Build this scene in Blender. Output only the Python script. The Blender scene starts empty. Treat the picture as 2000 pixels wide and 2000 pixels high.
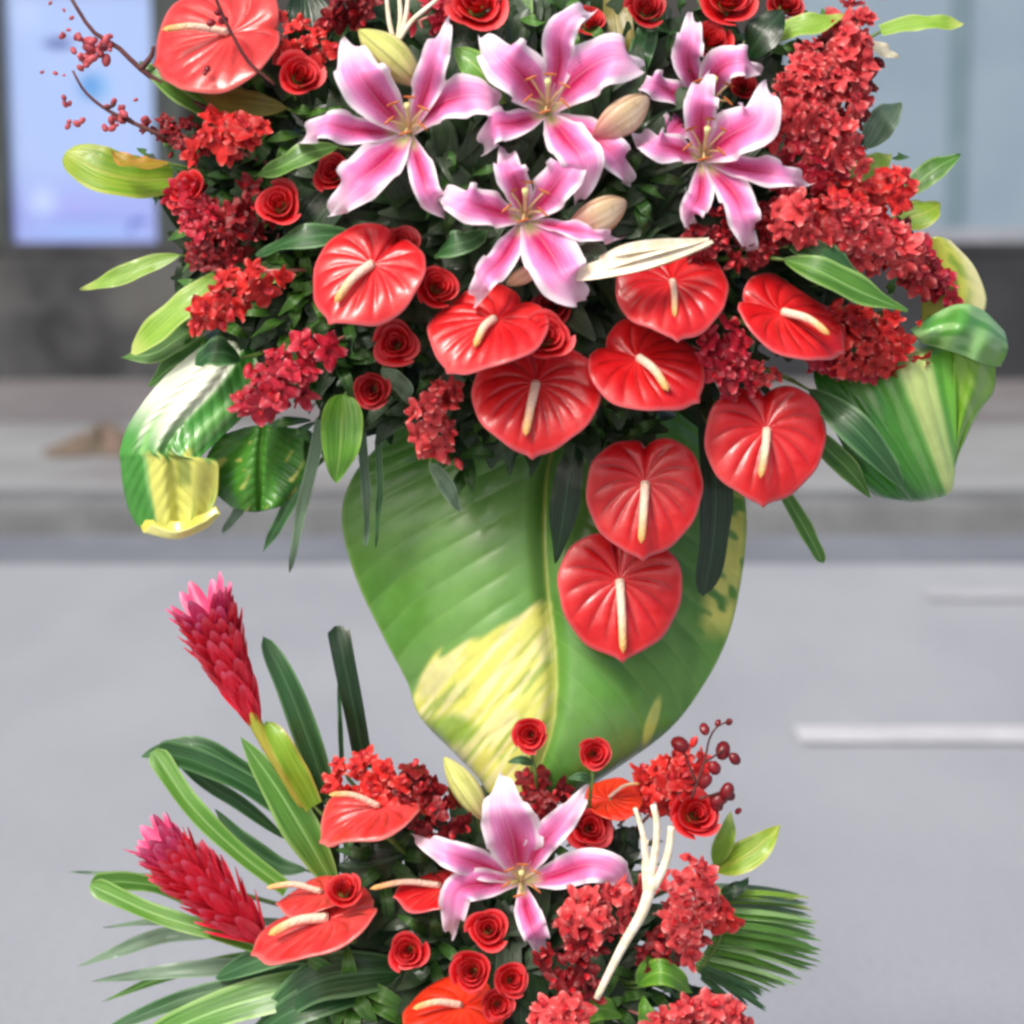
import bpy, math, random
import numpy as np
from mathutils import Vector, Matrix, Quaternion
random.seed(7); rng = np.random.default_rng(7)
rad = math.radians
scene = bpy.context.scene
COL = scene.collection
# ------------------------------------------------------------------ camera
PITCH = rad(9.8); FPX = 4400.0                       # focal length in units of the 2000 px wide picture
CAM = np.array([0, 0, 1.5])
CX = np.array([1., 0, 0]); CY = np.array([0, math.sin(PITCH), math.cos(PITCH)]); CZ = np.array([0, -math.cos(PITCH), math.sin(PITCH)])
YF = 2.2*math.cos(PITCH)                             # distance of the flower stand
cd = bpy.data.cameras.new('camera'); cam = bpy.data.objects.new('camera', cd); COL.objects.link(cam)
cam.location = CAM; cam.rotation_euler = (rad(90) - PITCH, 0, 0)
cd.sensor_width = 36; cd.lens = 36*FPX/2000; cd.clip_start = .05; cd.clip_end = 500
cd.dof.use_dof = True; cd.dof.focus_distance = 2.12; cd.dof.aperture_fstop = cd.lens/1000/0.019
scene.camera = cam
# ------------------------------------------------------------------ daylight
SUN_EL, SUN_AZ = rad(48), rad(212)                   # bright overcast, from behind the photographer
w = bpy.data.worlds.new('World'); scene.world = w; w.use_nodes = True
wn = w.node_tree.nodes; wl = w.node_tree.links
sky = wn.new('ShaderNodeTexSky'); sky.sky_type = 'NISHITA'; sky.sun_disc = False
sky.sun_elevation = SUN_EL; sky.sun_rotation = SUN_AZ; sky.dust_density = 6; sky.air_density = .7; sky.ozone_density = .6
bg = wn['Background']; bg.inputs[1].default_value = .13; wl.new(sky.outputs[0], bg.inputs[0])
sd = bpy.data.lights.new('sun', 'SUN'); sd.energy = 1.5; sd.angle = rad(14); sd.color = (1, .975, .94)
sun = bpy.data.objects.new('sun', sd); COL.objects.link(sun)
sdir = Vector((math.sin(SUN_AZ)*math.cos(SUN_EL), math.cos(SUN_AZ)*math.cos(SUN_EL), math.sin(SUN_EL)))
sun.rotation_euler = sdir.to_track_quat('Z', 'Y').to_euler(); sun.location = (0, -3, 8)
vs = scene.view_settings
scene.display_settings.display_device = 'sRGB'
vs.view_transform = 'Standard'; vs.look = 'None'; vs.gamma = 1; vs.use_curve_mapping = False; vs.exposure = .5
cy_ = scene.cycles
cy_.use_denoising = True; cy_.max_bounces = 6; cy_.diffuse_bounces = 2; cy_.glossy_bounces = 2; cy_.transmission_bounces = 4
cy_.filter_width = 2.8; cy_.sample_clamp_indirect = 4
# ------------------------------------------------------------------ pixels to points
def ray(x, y): return CX*(x-1000)/FPX + CY*(1000-y)/FPX - CZ
def P(x, y, o=0.):                                   # point of the stand at picture place x, y, o metres in front of its plane
    d = ray(x, y); return CAM + d*((YF-o)/d[1])
def G(x, y, z=0.): d = ray(x, y); return CAM + d*((z-CAM[2])/d[2])
def Wl(x, y, Y): d = ray(x, y); return CAM + d*(Y/d[1])
PX = .0005
def cam2w(n): n = np.array(n, float); v = CX*n[0]+CY*n[1]+CZ*n[2]; return v/np.linalg.norm(v)
def mo(x, y):                                        # bulge of the two flower mounds towards the viewer
    if y < 1330: return .16*max(-.3, 1-.9*((x-1020)/720)**2-.9*((y-430)/600)**2)
    return .14*max(-.2, 1-.9*((x-980)/520)**2-.9*((y-1880)/420)**2)
def sst(x, a, b): t = np.clip((x-a)/(b-a), 0, 1); return t*t*(3-2*t)
def nrm(v): return v/(np.linalg.norm(v)+1e-12)
def cr(pts, n):                                      # Catmull-Rom through pts, n samples
    p = np.array(pts, float)
    if len(p) == 2: t = np.linspace(0, 1, n)[:, None]; return p[0]*(1-t)+p[1]*t
    q = np.vstack([2*p[0]-p[1], p, 2*p[-1]-p[-2]])
    seg = np.linalg.norm(np.diff(p[:, :3] if p.shape[1] > 2 else p, axis=0), axis=1)+1e-9
    s = np.concatenate([[0], np.cumsum(seg)]); out = []
    for t in np.linspace(0, s[-1], n):
        i = min(int(np.searchsorted(s, t, 'right'))-1, len(p)-2); f = (t-s[i])/seg[i]
        a, b, c, d = q[i], q[i+1], q[i+2], q[i+3]
        out.append(.5*((2*b)+(c-a)*f+(2*a-5*b+4*c-d)*f*f+(3*b-a-3*c+d)*f**3))
    return np.array(out)
# ------------------------------------------------------------------ mesh helpers
class MB:
    def __init__(s): s.v = []; s.f = []; s.uv = []; s.n = 0; s.mi = []
    def grid(s, g, mi=0, closed=False):
        g = np.asarray(g); nv, nu = g.shape[:2]; b = s.n
        s.v.append(g.reshape(-1, 3)); U, Vv = np.meshgrid(np.linspace(0, 1, nu), np.linspace(0, 1, nv)); s.uv.append(np.stack([U, Vv], -1).reshape(-1, 2))
        for j in range(nv-1):
            for i in range(nu-1): k = b+j*nu+i; s.f.append((k, k+1, k+nu+1, k+nu)); s.mi.append(mi)
        s.n += nv*nu; return s
    def tube(s, path, r, n=8, mi=0, cap=True, lobes=0):
        path = np.asarray(path, float); m = len(path); r = np.broadcast_to(np.asarray(r, float), (m,))
        T = np.gradient(path, axis=0); T /= np.linalg.norm(T, axis=1)[:, None]+1e-12
        up = np.array([.31, .2, .93]); up = up if abs(T[0] @ up) < .9 else np.array([1., 0, 0])
        a = np.linspace(0, 2*math.pi, n+1); g = np.zeros((m, n+1, 3)); A = nrm(np.cross(T[0], up))
        for i in range(m):
            A = nrm(A-T[i]*(A @ T[i])); B = np.cross(T[i], A)
            rr = r[i]*(1+(.14*np.cos(lobes*a) if lobes else 0))
            g[i] = path[i]+np.outer(np.cos(a)*rr, A)+np.outer(np.sin(a)*rr, B)
        b = s.n; s.grid(g, mi)
        if cap: s.f.append(tuple(b+i for i in range(n))[::-1]); s.mi.append(mi); s.f.append(tuple(b+(m-1)*(n+1)+i for i in range(n))); s.mi.append(mi)
        return s
    def box(s, lo, hi, mi=0):
        x0, y0, z0 = lo; x1, y1, z1 = hi; b = s.n
        s.v.append(np.array([(x0,y0,z0),(x1,y0,z0),(x1,y1,z0),(x0,y1,z0),(x0,y0,z1),(x1,y0,z1),(x1,y1,z1),(x0,y1,z1)], float)); s.uv.append(np.array([(0,0),(1,0),(1,0),(0,0),(0,1),(1,1),(1,1),(0,1)], float))
        for f in ((3,2,1,0),(4,5,6,7),(0,1,5,4),(1,2,6,5),(2,3,7,6),(3,0,4,7)): s.f.append(tuple(b+i for i in f)); s.mi.append(mi)
        s.n += 8; return s
    def ball(s, c, r, mi=0, n=8, m=6):
        t = np.linspace(0, math.pi, m+1); a = np.linspace(0, 2*math.pi, n+1); r = np.broadcast_to(np.asarray(r, float), (3,))
        g = np.stack([np.outer(np.sin(t), np.cos(a))*r[0], np.outer(np.sin(t), np.sin(a))*r[1], np.outer(np.cos(t), np.ones_like(a))*r[2]], -1)+np.asarray(c)
        return s.grid(g[::-1], mi)
    def mesh(s, name, mats, base=(0, 0, 0), smooth=True, pig=None):
        me = bpy.data.meshes.new(name); V = np.vstack(s.v)-np.asarray(base)
        me.from_pydata(V.tolist(), [], s.f)
        uv = np.vstack(s.uv); l = me.uv_layers.new(name='UVMap'); idx = np.empty(len(me.loops), int); me.loops.foreach_get('vertex_index', idx)
        l.data.foreach_set('uv', uv[idx].ravel())
        mats = mats if isinstance(mats, (list, tuple)) else [mats]
        for m in mats: me.materials.append(m)
        if len(mats) > 1: me.polygons.foreach_set('material_index', s.mi)
        if smooth: me.polygons.foreach_set('use_smooth', [True]*len(me.polygons))
        if pig is not None:
            at = me.color_attributes.new('pigment', 'FLOAT_COLOR', 'POINT'); at.data.foreach_set('color', np.hstack([pig, np.ones((len(pig), 1))]).astype(np.float32).ravel())
        me.update(); return me
def tag(o, label=None, cat=None, group=None, kind=None):
    if label: o['label'] = label
    if cat: o['category'] = cat
    if group: o['group'] = group
    if kind: o['kind'] = kind
    return o
def thing(name, label, cat, loc, group=None):
    o = bpy.data.objects.new(name, None); COL.objects.link(o); o.location = loc; o.empty_display_size = .02
    return tag(o, label, cat, group)
def part(name, me, parent=None, mat4=None):
    o = bpy.data.objects.new(name, me); COL.objects.link(o)
    if parent: o.parent = parent
    if mat4 is not None: o.matrix_local = mat4
    return o
def struct(name, mb, m, smooth=False): return tag(part(name, mb.mesh(name, m, smooth=smooth)), kind='structure')
# ------------------------------------------------------------------ materials
def L(r, g, b): return tuple(((c/255)/12.92 if c/255 <= .04045 else ((c/255+.055)/1.055)**2.4) for c in (r, g, b))
class M:
    def __init__(s, name, rough=.5, spec=.5, coat=0.):
        s.m = bpy.data.materials.new(name); s.m.use_nodes = True; s.nt = s.m.node_tree; s.b = s.nt.nodes['Principled BSDF']; s.out = s.nt.nodes['Material Output']
        s.b.inputs['Roughness'].default_value = rough; s.b.inputs['Specular IOR Level'].default_value = spec
        if coat: s.b.inputs['Coat Weight'].default_value = coat; s.b.inputs['Coat Roughness'].default_value = .12
    def n(s, t, **k):
        n = s.nt.nodes.new(t)
        for a, v in k.items(): setattr(n, a, v)
        return n
    def lk(s, a, b): s.nt.links.new(a, b)
    def set(s, sock, v):
        if hasattr(v, 'is_linked') or hasattr(v, 'links'): s.lk(v, sock)
        else: sock.default_value = (v if not isinstance(v, tuple) or len(v) != 3 or sock.type != 'RGBA' else (*v, 1))
    def math(s, op, a, b=0., c=0.):
        n = s.n('ShaderNodeMath', operation=op); s.set(n.inputs[0], a); s.set(n.inputs[1], b); s.set(n.inputs[2], c); return n.outputs[0]
    def smooth(s, x, a, b):
        n = s.n('ShaderNodeMapRange', interpolation_type='SMOOTHSTEP'); s.set(n.inputs[0], x); n.inputs[1].default_value = a; n.inputs[2].default_value = b; return n.outputs[0]
    def mix(s, f, a, b, mode='MIX'):
        n = s.n('ShaderNodeMix', data_type='RGBA', blend_type=mode); s.set(n.inputs[0], f); s.set(n.inputs[6], a); s.set(n.inputs[7], b); return n.outputs[2]
    def uv(s):
        n = s.n('ShaderNodeUVMap'); sp = s.n('ShaderNodeSeparateXYZ'); s.lk(n.outputs[0], sp.inputs[0]); return sp.outputs[0], sp.outputs[1], n.outputs[0]
    def obj(s): return s.n('ShaderNodeTexCoord').outputs['Object']
    def noise(s, vec, scale=5., detail=3., sc=None):
        n = s.n('ShaderNodeTexNoise'); n.inputs['Scale'].default_value = scale; n.inputs['Detail'].default_value = detail
        if sc: mp = s.n('ShaderNodeMapping'); mp.inputs['Scale'].default_value = sc; s.lk(vec, mp.inputs[0]); vec = mp.outputs[0]
        if vec is not None: s.lk(vec, n.inputs[0])
        return n.outputs[0]
    def voro(s, vec, scale):
        n = s.n('ShaderNodeTexVoronoi'); n.inputs['Scale'].default_value = scale; s.lk(vec, n.inputs[0]); return n.outputs[0]
    def rnd(s): return s.n('ShaderNodeObjectInfo').outputs['Random']
    def bump(s, h, st, dist=.002):
        n = s.n('ShaderNodeBump'); n.inputs['Strength'].default_value = st; n.inputs['Distance'].default_value = dist; s.lk(h, n.inputs['Height']); s.lk(n.outputs[0], s.b.inputs['Normal'])
    def fin(s, col, transl=0.):
        s.set(s.b.inputs['Base Color'], col)
        if transl:
            t = s.n('ShaderNodeBsdfTranslucent'); s.set(t.inputs[0], col); mx = s.n('ShaderNodeMixShader'); mx.inputs[0].default_value = transl
            s.lk(s.b.outputs[0], mx.inputs[1]); s.lk(t.outputs[0], mx.inputs[2]); s.lk(mx.outputs[0], s.out.inputs[0])
        return s.m
def leaf_mat(name, c1, c2, edge=None, rib=None, rough=.34, transl=.18, stripes=14, coat=.15, tip=None):
    m = M(name, rough, .5, coat); u, v, uv = m.uv()
    st = m.noise(uv, 1., 3., (stripes, 1.3, 1)); st = m.smooth(st, .35, .65)
    c = m.mix(st, c1, c2)
    big = m.noise(m.obj(), 22., 2.); c = m.mix(m.math('MULTIPLY', m.smooth(big, .45, .75), .45), c, c2)
    k = m.math('ABSOLUTE', m.math('MULTIPLY_ADD', u, 2., -1.))
    if edge: c = m.mix(m.math('MULTIPLY', m.smooth(k, .72, .95), .85), c, edge)
    if rib: c = m.mix(m.math('MULTIPLY', m.smooth(k, .12, .03), .8), c, rib)
    if tip: c = m.mix(m.smooth(v, .75, .98), c, tip)
    r = m.rnd(); c = m.mix(m.math('MULTIPLY', r, .3), c, tuple(x*.5 for x in c1))
    m.bump(st, .35, .0015); return m.fin(c, transl)
DKG = leaf_mat('dark_strap_leaf', L(38, 80, 40), L(64, 112, 62), L(112, 158, 104), L(88, 136, 88))
MIDG = leaf_mat('green_strap_leaf', L(62, 112, 38), L(92, 146, 52), L(150, 190, 106), L(140, 188, 106))
LTG = leaf_mat('light_strap_leaf', L(124, 172, 48), L(152, 192, 72), L(182, 206, 110), None, tip=L(190, 205, 110))
YEG = leaf_mat('yellow_green_leaf', L(118, 168, 38), L(164, 192, 60), L(190, 200, 90), L(186, 196, 84), tip=L(176, 194, 60))
BRG = leaf_mat('bright_green_leaf', L(88, 150, 44), L(112, 174, 56), L(140, 190, 70), L(150, 196, 90))
GRG = leaf_mat('greyish_green_leaf', L(92, 124, 96), L(128, 156, 126), L(150, 176, 146), None)
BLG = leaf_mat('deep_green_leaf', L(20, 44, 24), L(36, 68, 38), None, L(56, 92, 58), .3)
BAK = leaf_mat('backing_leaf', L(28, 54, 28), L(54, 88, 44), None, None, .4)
CRM = leaf_mat('cream_leaf', L(226, 220, 180), L(240, 236, 214), None, None)
PLM = leaf_mat('palm_leaflet', L(120, 184, 84), L(196, 226, 160), L(160, 196, 130), None)
SHE = leaf_mat('sheath_leaf', L(120, 168, 40), L(150, 188, 52), L(196, 176, 80), None, stripes=8)
def pig_mat():
    m = M('variegated_blade', .3, .5, .3); a = m.n('ShaderNodeAttribute', attribute_name='pigment'); ob = m.obj()
    n1 = m.noise(ob, 60., 4.); c = m.mix(m.math('MULTIPLY', m.smooth(n1, .35, .7), .18), a.outputs[0], m.mix(.6, a.outputs[0], L(40, 80, 30)))
    m.bump(m.noise(ob, 30., 3.), .25, .004); return m.fin(c, .22)
PIG = pig_mat()
def lily_mat():
    m = M('pink_lily_petal', .42, .4); u, v, uv = m.uv(); k = m.math('ABSOLUTE', m.math('MULTIPLY_ADD', u, 2., -1.))
    wob = m.math('MULTIPLY_ADD', m.noise(uv, 1., 3., (14, 2.5, 1)), .3, -.15)
    kk = m.math('ADD', k, wob)
    lil, deep, wht, hot = L(240, 142, 208), L(220, 42, 118), L(250, 240, 247), L(186, 26, 82)
    core = m.math('MULTIPLY', m.smooth(kk, .78, .06), m.math('MULTIPLY', m.smooth(v, .05, .22), m.smooth(v, .80, .32)))
    c = m.mix(core, lil, deep)
    hotf = m.math('MULTIPLY', m.smooth(kk, .3, .0), m.math('MULTIPLY', m.smooth(v, .15, .3), m.smooth(v, .62, .35)))
    c = m.mix(m.math('MULTIPLY', hotf, .75), c, hot)
    c = m.mix(m.math('MULTIPLY', m.smooth(kk, .58, .95), .97), c, wht)
    c = m.mix(m.math('MULTIPLY', m.smooth(m.math('ADD', v, wob), .58, .98), .95), c, wht)
    c = m.mix(m.math('MULTIPLY', m.smooth(v, .22, .06), m.smooth(kk, .9, .3)), c, L(226, 226, 150))
    sp = m.voro(uv_scaled(m, uv, (18, 40, 1)), 1.); dots = m.math('MULTIPLY', m.smooth(sp, .3, .18), m.math('MULTIPLY', m.smooth(kk, .6, .4), m.math('MULTIPLY', m.smooth(v, .12, .2), m.smooth(v, .55, .4))))
    c = m.mix(m.math('MULTIPLY', dots, .7), c, L(150, 20, 70))
    st = m.noise(uv, 1., 2., (26, 1.5, 1)); c = m.mix(m.math('MULTIPLY', m.smooth(st, .4, .7), .16), c, wht)
    m.bump(st, .3, .0012); return m.fin(c, .24)
def uv_scaled(m, uv, sc): mp = m.n('ShaderNodeMapping'); mp.inputs['Scale'].default_value = sc; m.lk(uv, mp.inputs[0]); return mp.outputs[0]
LILY = lily_mat()
def spathe_mat(name, c1, c2, rim):
    m = M(name, .32, .5, .2); u, v, uv = m.uv(); ob = m.obj()
    n = m.noise(ob, 45., 4.); c = m.mix(m.smooth(n, .35, .68), c1, c2)
    f = m.math('POWER', m.math('MINIMUM', m.math('MULTIPLY', v, 1.125), 1.), .85); at = m.n('ShaderNodeAttribute', attribute_name='pigment'); sp = m.n('ShaderNodeSeparateColor'); m.lk(at.outputs[0], sp.inputs[0])
    gr = sp.outputs[0]; c = m.mix(m.math('MULTIPLY', gr, m.math('MULTIPLY', m.smooth(f, .08, .3), m.math('MULTIPLY', m.smooth(f, .98, .7), .75))), c, tuple(x*.42 for x in c1))
    c = m.mix(m.math('MULTIPLY', m.smooth(v, .80, .95), .8), c, rim)  # pale pink margin, strengthened to carry rim highlights in the colour
    r = m.rnd(); c = m.mix(m.math('MULTIPLY', r, .25), c, tuple(x*.75 for x in c1))
    m.bump(m.noise(ob, 120., 3.), .25, .002); return m.fin(c, .1)
SPA = spathe_mat('red_spathe', L(202, 20, 26), L(222, 44, 46), L(244, 150, 154))
SPB = spathe_mat('coral_spathe', L(206, 46, 44), L(222, 74, 72), L(240, 160, 150))
SPO = spathe_mat('orange_red_spathe', L(222, 44, 20), L(232, 62, 34), L(238, 110, 80))
def simple(name, c1, c2, rough=.5, scale=60., transl=0., bump=0., grad=None, gv=(.0, 1.), rnd=.0, coat=0.):
    m = M(name, rough, .5, coat); ob = m.obj(); n = m.noise(ob, scale, 4.); c = m.mix(m.smooth(n, .3, .7), c1, c2)
    if grad: u, v, uv = m.uv(); c = m.mix(m.smooth(v, *gv), c, grad)
    if rnd: c = m.mix(m.math('MULTIPLY', m.rnd(), rnd), c, tuple(x*.35 for x in c1))
    if bump: m.bump(n, bump, .003)
    return m.fin(c, transl)
def spadix_mat():
    m = M('spadix', .55); u, v, uv = m.uv(); c = m.mix(m.smooth(v, .35, 1.), L(246, 214, 190), L(236, 178, 100))
    vo = m.voro(uv_scaled(m, uv, (9, 26, 1)), 1.); m.bump(m.math('SUBTRACT', 1., vo), .6, .002); return m.fin(c, .05)
SPX = spadix_mat()
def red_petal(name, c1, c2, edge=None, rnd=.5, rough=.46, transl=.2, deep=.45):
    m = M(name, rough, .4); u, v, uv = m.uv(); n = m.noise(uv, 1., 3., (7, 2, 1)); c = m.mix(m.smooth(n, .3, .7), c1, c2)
    if edge: c = m.mix(m.math('MULTIPLY', m.smooth(v, .78, 1.), .6), c, edge)  # paler petal edge; on the orchids it also paints in highlights
    c = m.mix(m.smooth(v, .4, .0), c, tuple(x*deep for x in c1)); c = m.mix(m.math('MULTIPLY', m.math('POWER', m.rnd(), 1.5), rnd), c, tuple(x*.3 for x in c1)); m.bump(n, .25, .002); return m.fin(c, transl)  # petal base darkened in the colour, standing in for shade inside the bloom
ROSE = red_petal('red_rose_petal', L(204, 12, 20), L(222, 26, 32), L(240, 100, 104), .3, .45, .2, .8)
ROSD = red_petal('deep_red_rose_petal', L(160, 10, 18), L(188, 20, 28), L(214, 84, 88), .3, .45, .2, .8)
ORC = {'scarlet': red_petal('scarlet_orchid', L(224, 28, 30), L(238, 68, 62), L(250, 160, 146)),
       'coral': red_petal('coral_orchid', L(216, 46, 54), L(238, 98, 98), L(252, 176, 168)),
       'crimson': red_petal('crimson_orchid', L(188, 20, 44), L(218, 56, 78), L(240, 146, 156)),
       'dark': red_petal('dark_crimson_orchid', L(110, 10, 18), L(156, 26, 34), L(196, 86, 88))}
LIP = simple('orchid_lip', L(150, 10, 26), L(196, 30, 40), .45, 90.)
COLM = simple('orchid_column', L(236, 170, 120), L(240, 200, 150), .5)
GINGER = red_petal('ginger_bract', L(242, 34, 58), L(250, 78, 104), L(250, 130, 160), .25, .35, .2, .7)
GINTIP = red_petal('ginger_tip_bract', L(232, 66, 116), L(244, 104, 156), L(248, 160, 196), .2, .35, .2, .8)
STEM = simple('green_stem', L(84, 116, 50), L(112, 140, 66), .45)
PSTEM = simple('pinkish_stem', L(196, 120, 112), L(220, 150, 140), .5)
def bud_mat(name, c1, c2, base, rib, gv):
    m = M(name, .42); u, v, uv = m.uv(); st = m.noise(uv, 1., 3., (16, 1.2, 1)); c = m.mix(m.smooth(st, .35, .65), c1, c2); c = m.mix(m.smooth(v, *gv), c, base)
    k = m.math('ABSOLUTE', m.math('SINE', m.math('MULTIPLY', u, 3*math.pi))); c = m.mix(m.math('MULTIPLY', m.smooth(k, .22, .02), .8), c, rib); c = m.mix(m.math('MULTIPLY', m.smooth(m.noise(m.obj(), 90., 3.), .55, .7), .3), c, rib)
    m.bump(st, .5, .002); return m.fin(c, .15)
BUD = bud_mat('lily_bud_green', L(200, 208, 112), L(232, 228, 156), L(238, 204, 166), L(150, 150, 70), (.6, 1.))
BUDP = bud_mat('lily_bud_blush', L(216, 190, 146), L(240, 220, 188), L(222, 140, 140), L(160, 116, 84), (.4, 1.))
ANTH = simple('anther', L(176, 88, 40), L(206, 130, 70), .8, 200.)
FIL = simple('filament', L(220, 220, 150), L(236, 206, 150), .5, 80., .1)
WOODC = simple('bleached_wood', L(226, 210, 176), L(244, 234, 214), .6, 90., 0, .4)
TWIG = simple('dark_twig', L(74, 34, 36), L(98, 52, 48), .6, 90.)
BERRY = simple('dark_red_berry', L(110, 16, 26), L(150, 30, 40), .35, 60., 0, 0, None, (0, 1), .5)
BERRYP = simple('pink_bud', L(186, 66, 78), L(214, 110, 116), .5, 60., .1, 0, None, (0, 1), .4)
FOAM = simple('dark_floral_foam', L(12, 20, 13), L(20, 30, 18), .8, 80., 0, .4)  # colour darkened to deepen the shade between the flowers
STEEL = simple('painted_steel', L(40, 42, 42), L(54, 56, 56), .45, 30.)
# ------------------------------------------------------------------ street behind the stand
def ground_mat(name, c1, c2, sc=3., st=None, rough=.8, c3=None):
    m = M(name, rough, .3); ob = m.obj(); a = m.noise(ob, sc, 6., st); c = m.mix(m.smooth(a, .3, .7), c1, c2)
    f = m.noise(ob, 70., 3.); c = m.mix(m.math('MULTIPLY', m.smooth(f, .4, .8), .35), c, tuple(x*.6 for x in c1))
    if c3: c = m.mix(m.math('MULTIPLY', m.smooth(m.noise(ob, 1.1, 5.), .52, .7), .8), c, c3)
    c = m.mix(m.math('MULTIPLY', m.smooth(m.noise(ob, .6, 6., (1, .4, 1)), .45, .75), .22), c, tuple(x*.78 for x in c1))
    m.bump(f, .3, .004); return m.fin(c)
ROAD = ground_mat('pale_road', L(146, 150, 157), L(157, 161, 167), 1.6, (1, .4, 1))
GUT = ground_mat('gutter', L(108, 113, 122), L(121, 127, 135), 2.)
KERB = ground_mat('kerb_concrete', L(96, 99, 101), L(114, 118, 120), 4.)
PAVE = ground_mat('pavement_concrete', L(132, 135, 136), L(146, 150, 152), .9, (1, 2.5, 1), .85, L(118, 114, 115))
STRIP = ground_mat('darker_band', L(106, 103, 105), L(122, 121, 122), 2.5)
PLI = ground_mat('dark_stone_plinth', L(42, 44, 47), L(76, 78, 80), 4., None, .7, L(100, 101, 99))
PLI2 = ground_mat('dark_granite_plinth', L(42, 44, 48), L(53, 55, 59), 3., None, .6)
PAINT = ground_mat('road_paint', L(178, 180, 184), L(194, 196, 200), 6.)
Yk = G(1000, 1047, 0)[1]; KH = .125; Yw = G(1000, 742, KH)[1]
struct('road', MB().grid(np.array([[(-60, -25, 0), (60, -25, 0)], [(-60, Yk+.02, 0), (60, Yk+.02, 0)]], float)), ROAD)
struct('gutter', MB().grid(np.array([[(-60, G(1000, 1098, .004)[1], .004), (60, G(1000, 1098, .004)[1], .004)], [(-60, Yk, .004), (60, Yk, .004)]], float)), GUT)
kb = MB(); prof = [(Yk, -.05), (Yk+.012, KH-.03), (Yk+.02, KH-.008), (Yk+.035, KH), (Yk+.30, KH), (Yk+.30, -.05)]
kb.grid(np.array([[(-60, y, z) for y, z in prof], [(60, y, z) for y, z in prof]], float)); struct('kerb', kb, KERB)
struct('pavement', MB().grid(np.array([[(-60, Yk+.30, KH-.004), (60, Yk+.30, KH-.004)], [(-60, 60, KH-.004), (60, 60, KH-.004)]], float)), PAVE)
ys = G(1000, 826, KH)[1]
struct('wall_foot_band', MB().grid(np.array([[(-60, ys, KH), (60, ys, KH)], [(-60, Yw+.2, KH), (60, Yw+.2, KH)]], float)), STRIP)  # darker flat band over the pavement along the wall foot
def lane(x0, x1, y0, y1):
    a, b, c = G(x0, y1, .008), G(x1, y1, .008), G(x0, y0, .008)
    struct('lane_marking', MB().grid(np.array([[(a[0], a[1], .008), (b[0], b[1], .008)], [(a[0], c[1], .008), (b[0], c[1], .008)]], float)), PAINT)
lane(1565, 2600, 1418, 1450)
PAINT = ground_mat('worn_road_paint', L(160, 163, 168), L(168, 171, 176), 6.); lane(1815, 2700, 1150, 1170)
def wpx(y, Y): return Wl(1000, y, Y)[2]
def xpx(x, Y): return Wl(x, 500, Y)[0]
ztop = wpx(474, Yw)
# stone base walls under the shopfronts
def wall(x0, x1, m, label):
    t = thing('base_wall', label, 'wall', ((xpx(x0, Yw)+xpx(x1, Yw))/2, Yw, KH), 'base walls along the pavement')
    b = np.array(t.location); mb = MB().box((xpx(x0, Yw), Yw, KH-.03), (xpx(x1, Yw), Yw+.35, ztop-.05)); part('masonry', mb.mesh('masonry', m, b, False), t)
    mb = MB().box((xpx(x0, Yw), Yw-.015, ztop-.05), (xpx(x1, Yw), Yw+.35, ztop)); part('coping', mb.mesh('coping', m, b, False), t)
wall(-2600, 1050, PLI, 'mottled dark grey stone base wall below the pale blue poster')
wall(1050.5, 4600, PLI2, 'smooth dark grey base wall below the grey blue glass panels')
FRM = simple('lightbox_frame', L(48, 56, 55), L(62, 70, 68), .4, 8.)
def poster_mat():
    m = M('poster_print', .25, .5); u, v, uv = m.uv()
    c = m.mix(m.noise(uv, 3., 3.), L(178, 200, 238), L(196, 208, 240))
    c = m.mix(m.smooth(v, .35, .1), c, L(176, 182, 236))
    def blob(cx, cy, rx, ry, col, f=1., soft=1.):
        nonlocal c
        px = lambda x: (x-22)/286; py = lambda y: (470-y)/500
        dx = m.math('DIVIDE', m.math('SUBTRACT', u, px(cx)), rx/286); dy = m.math('DIVIDE', m.math('SUBTRACT', v, py(cy)), ry/500)
        d = m.math('SQRT', m.math('ADD', m.math('POWER', m.math('ABSOLUTE', dx), 2.), m.math('POWER', m.math('ABSOLUTE', dy), 2.)))
        c = m.mix(m.math('MULTIPLY', m.smooth(d, 1.15, 1-soft), f), c, col)
    blob(125, 82, 36, 14, L(84, 98, 160), .9, .6); blob(190, 165, 36, 34, L(92, 160, 216), .95, .7); blob(215, 165, 30, 40, L(168, 204, 240), .5, .8)
    blob(85, 390, 40, 44, L(212, 224, 252), .9); blob(150, 405, 60, 40, L(186, 180, 236), .6); blob(165, 420, 160, 9, L(140, 166, 226), .7); blob(165, 450, 170, 14, L(160, 198, 238), .8)
    blob(165, 432, 150, 4, L(176, 190, 236), .8); blob(270, 428, 22, 6, L(70, 92, 176), .9, .5); blob(255, 445, 7, 16, L(110, 130, 200), .8, .6); blob(60, 20, 60, 60, L(204, 218, 244), .6)
    return m.fin(m.mix(1., c, (.64, .735, .86), 'MULTIPLY'))
Yl = Yw-.01; t = thing('advertising_lightbox', 'pale blue poster in a dark frame standing on the mottled base wall', 'advertising panel', (xpx(160, Yl), Yl, ztop)); b = np.array(t.location)
x0, x1 = xpx(22, Yl), xpx(308, Yl); zt = wpx(-1200, Yl)
mb = MB().grid(np.array([[(x0, Yl+.03, ztop), (x1, Yl+.03, ztop)], [(x0, Yl+.03, wpx(-30, Yl)), (x1, Yl+.03, wpx(-30, Yl))]], float)); part('poster', mb.mesh('poster', poster_mat(), b, False), t)
mb = MB(); fw = .16
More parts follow.
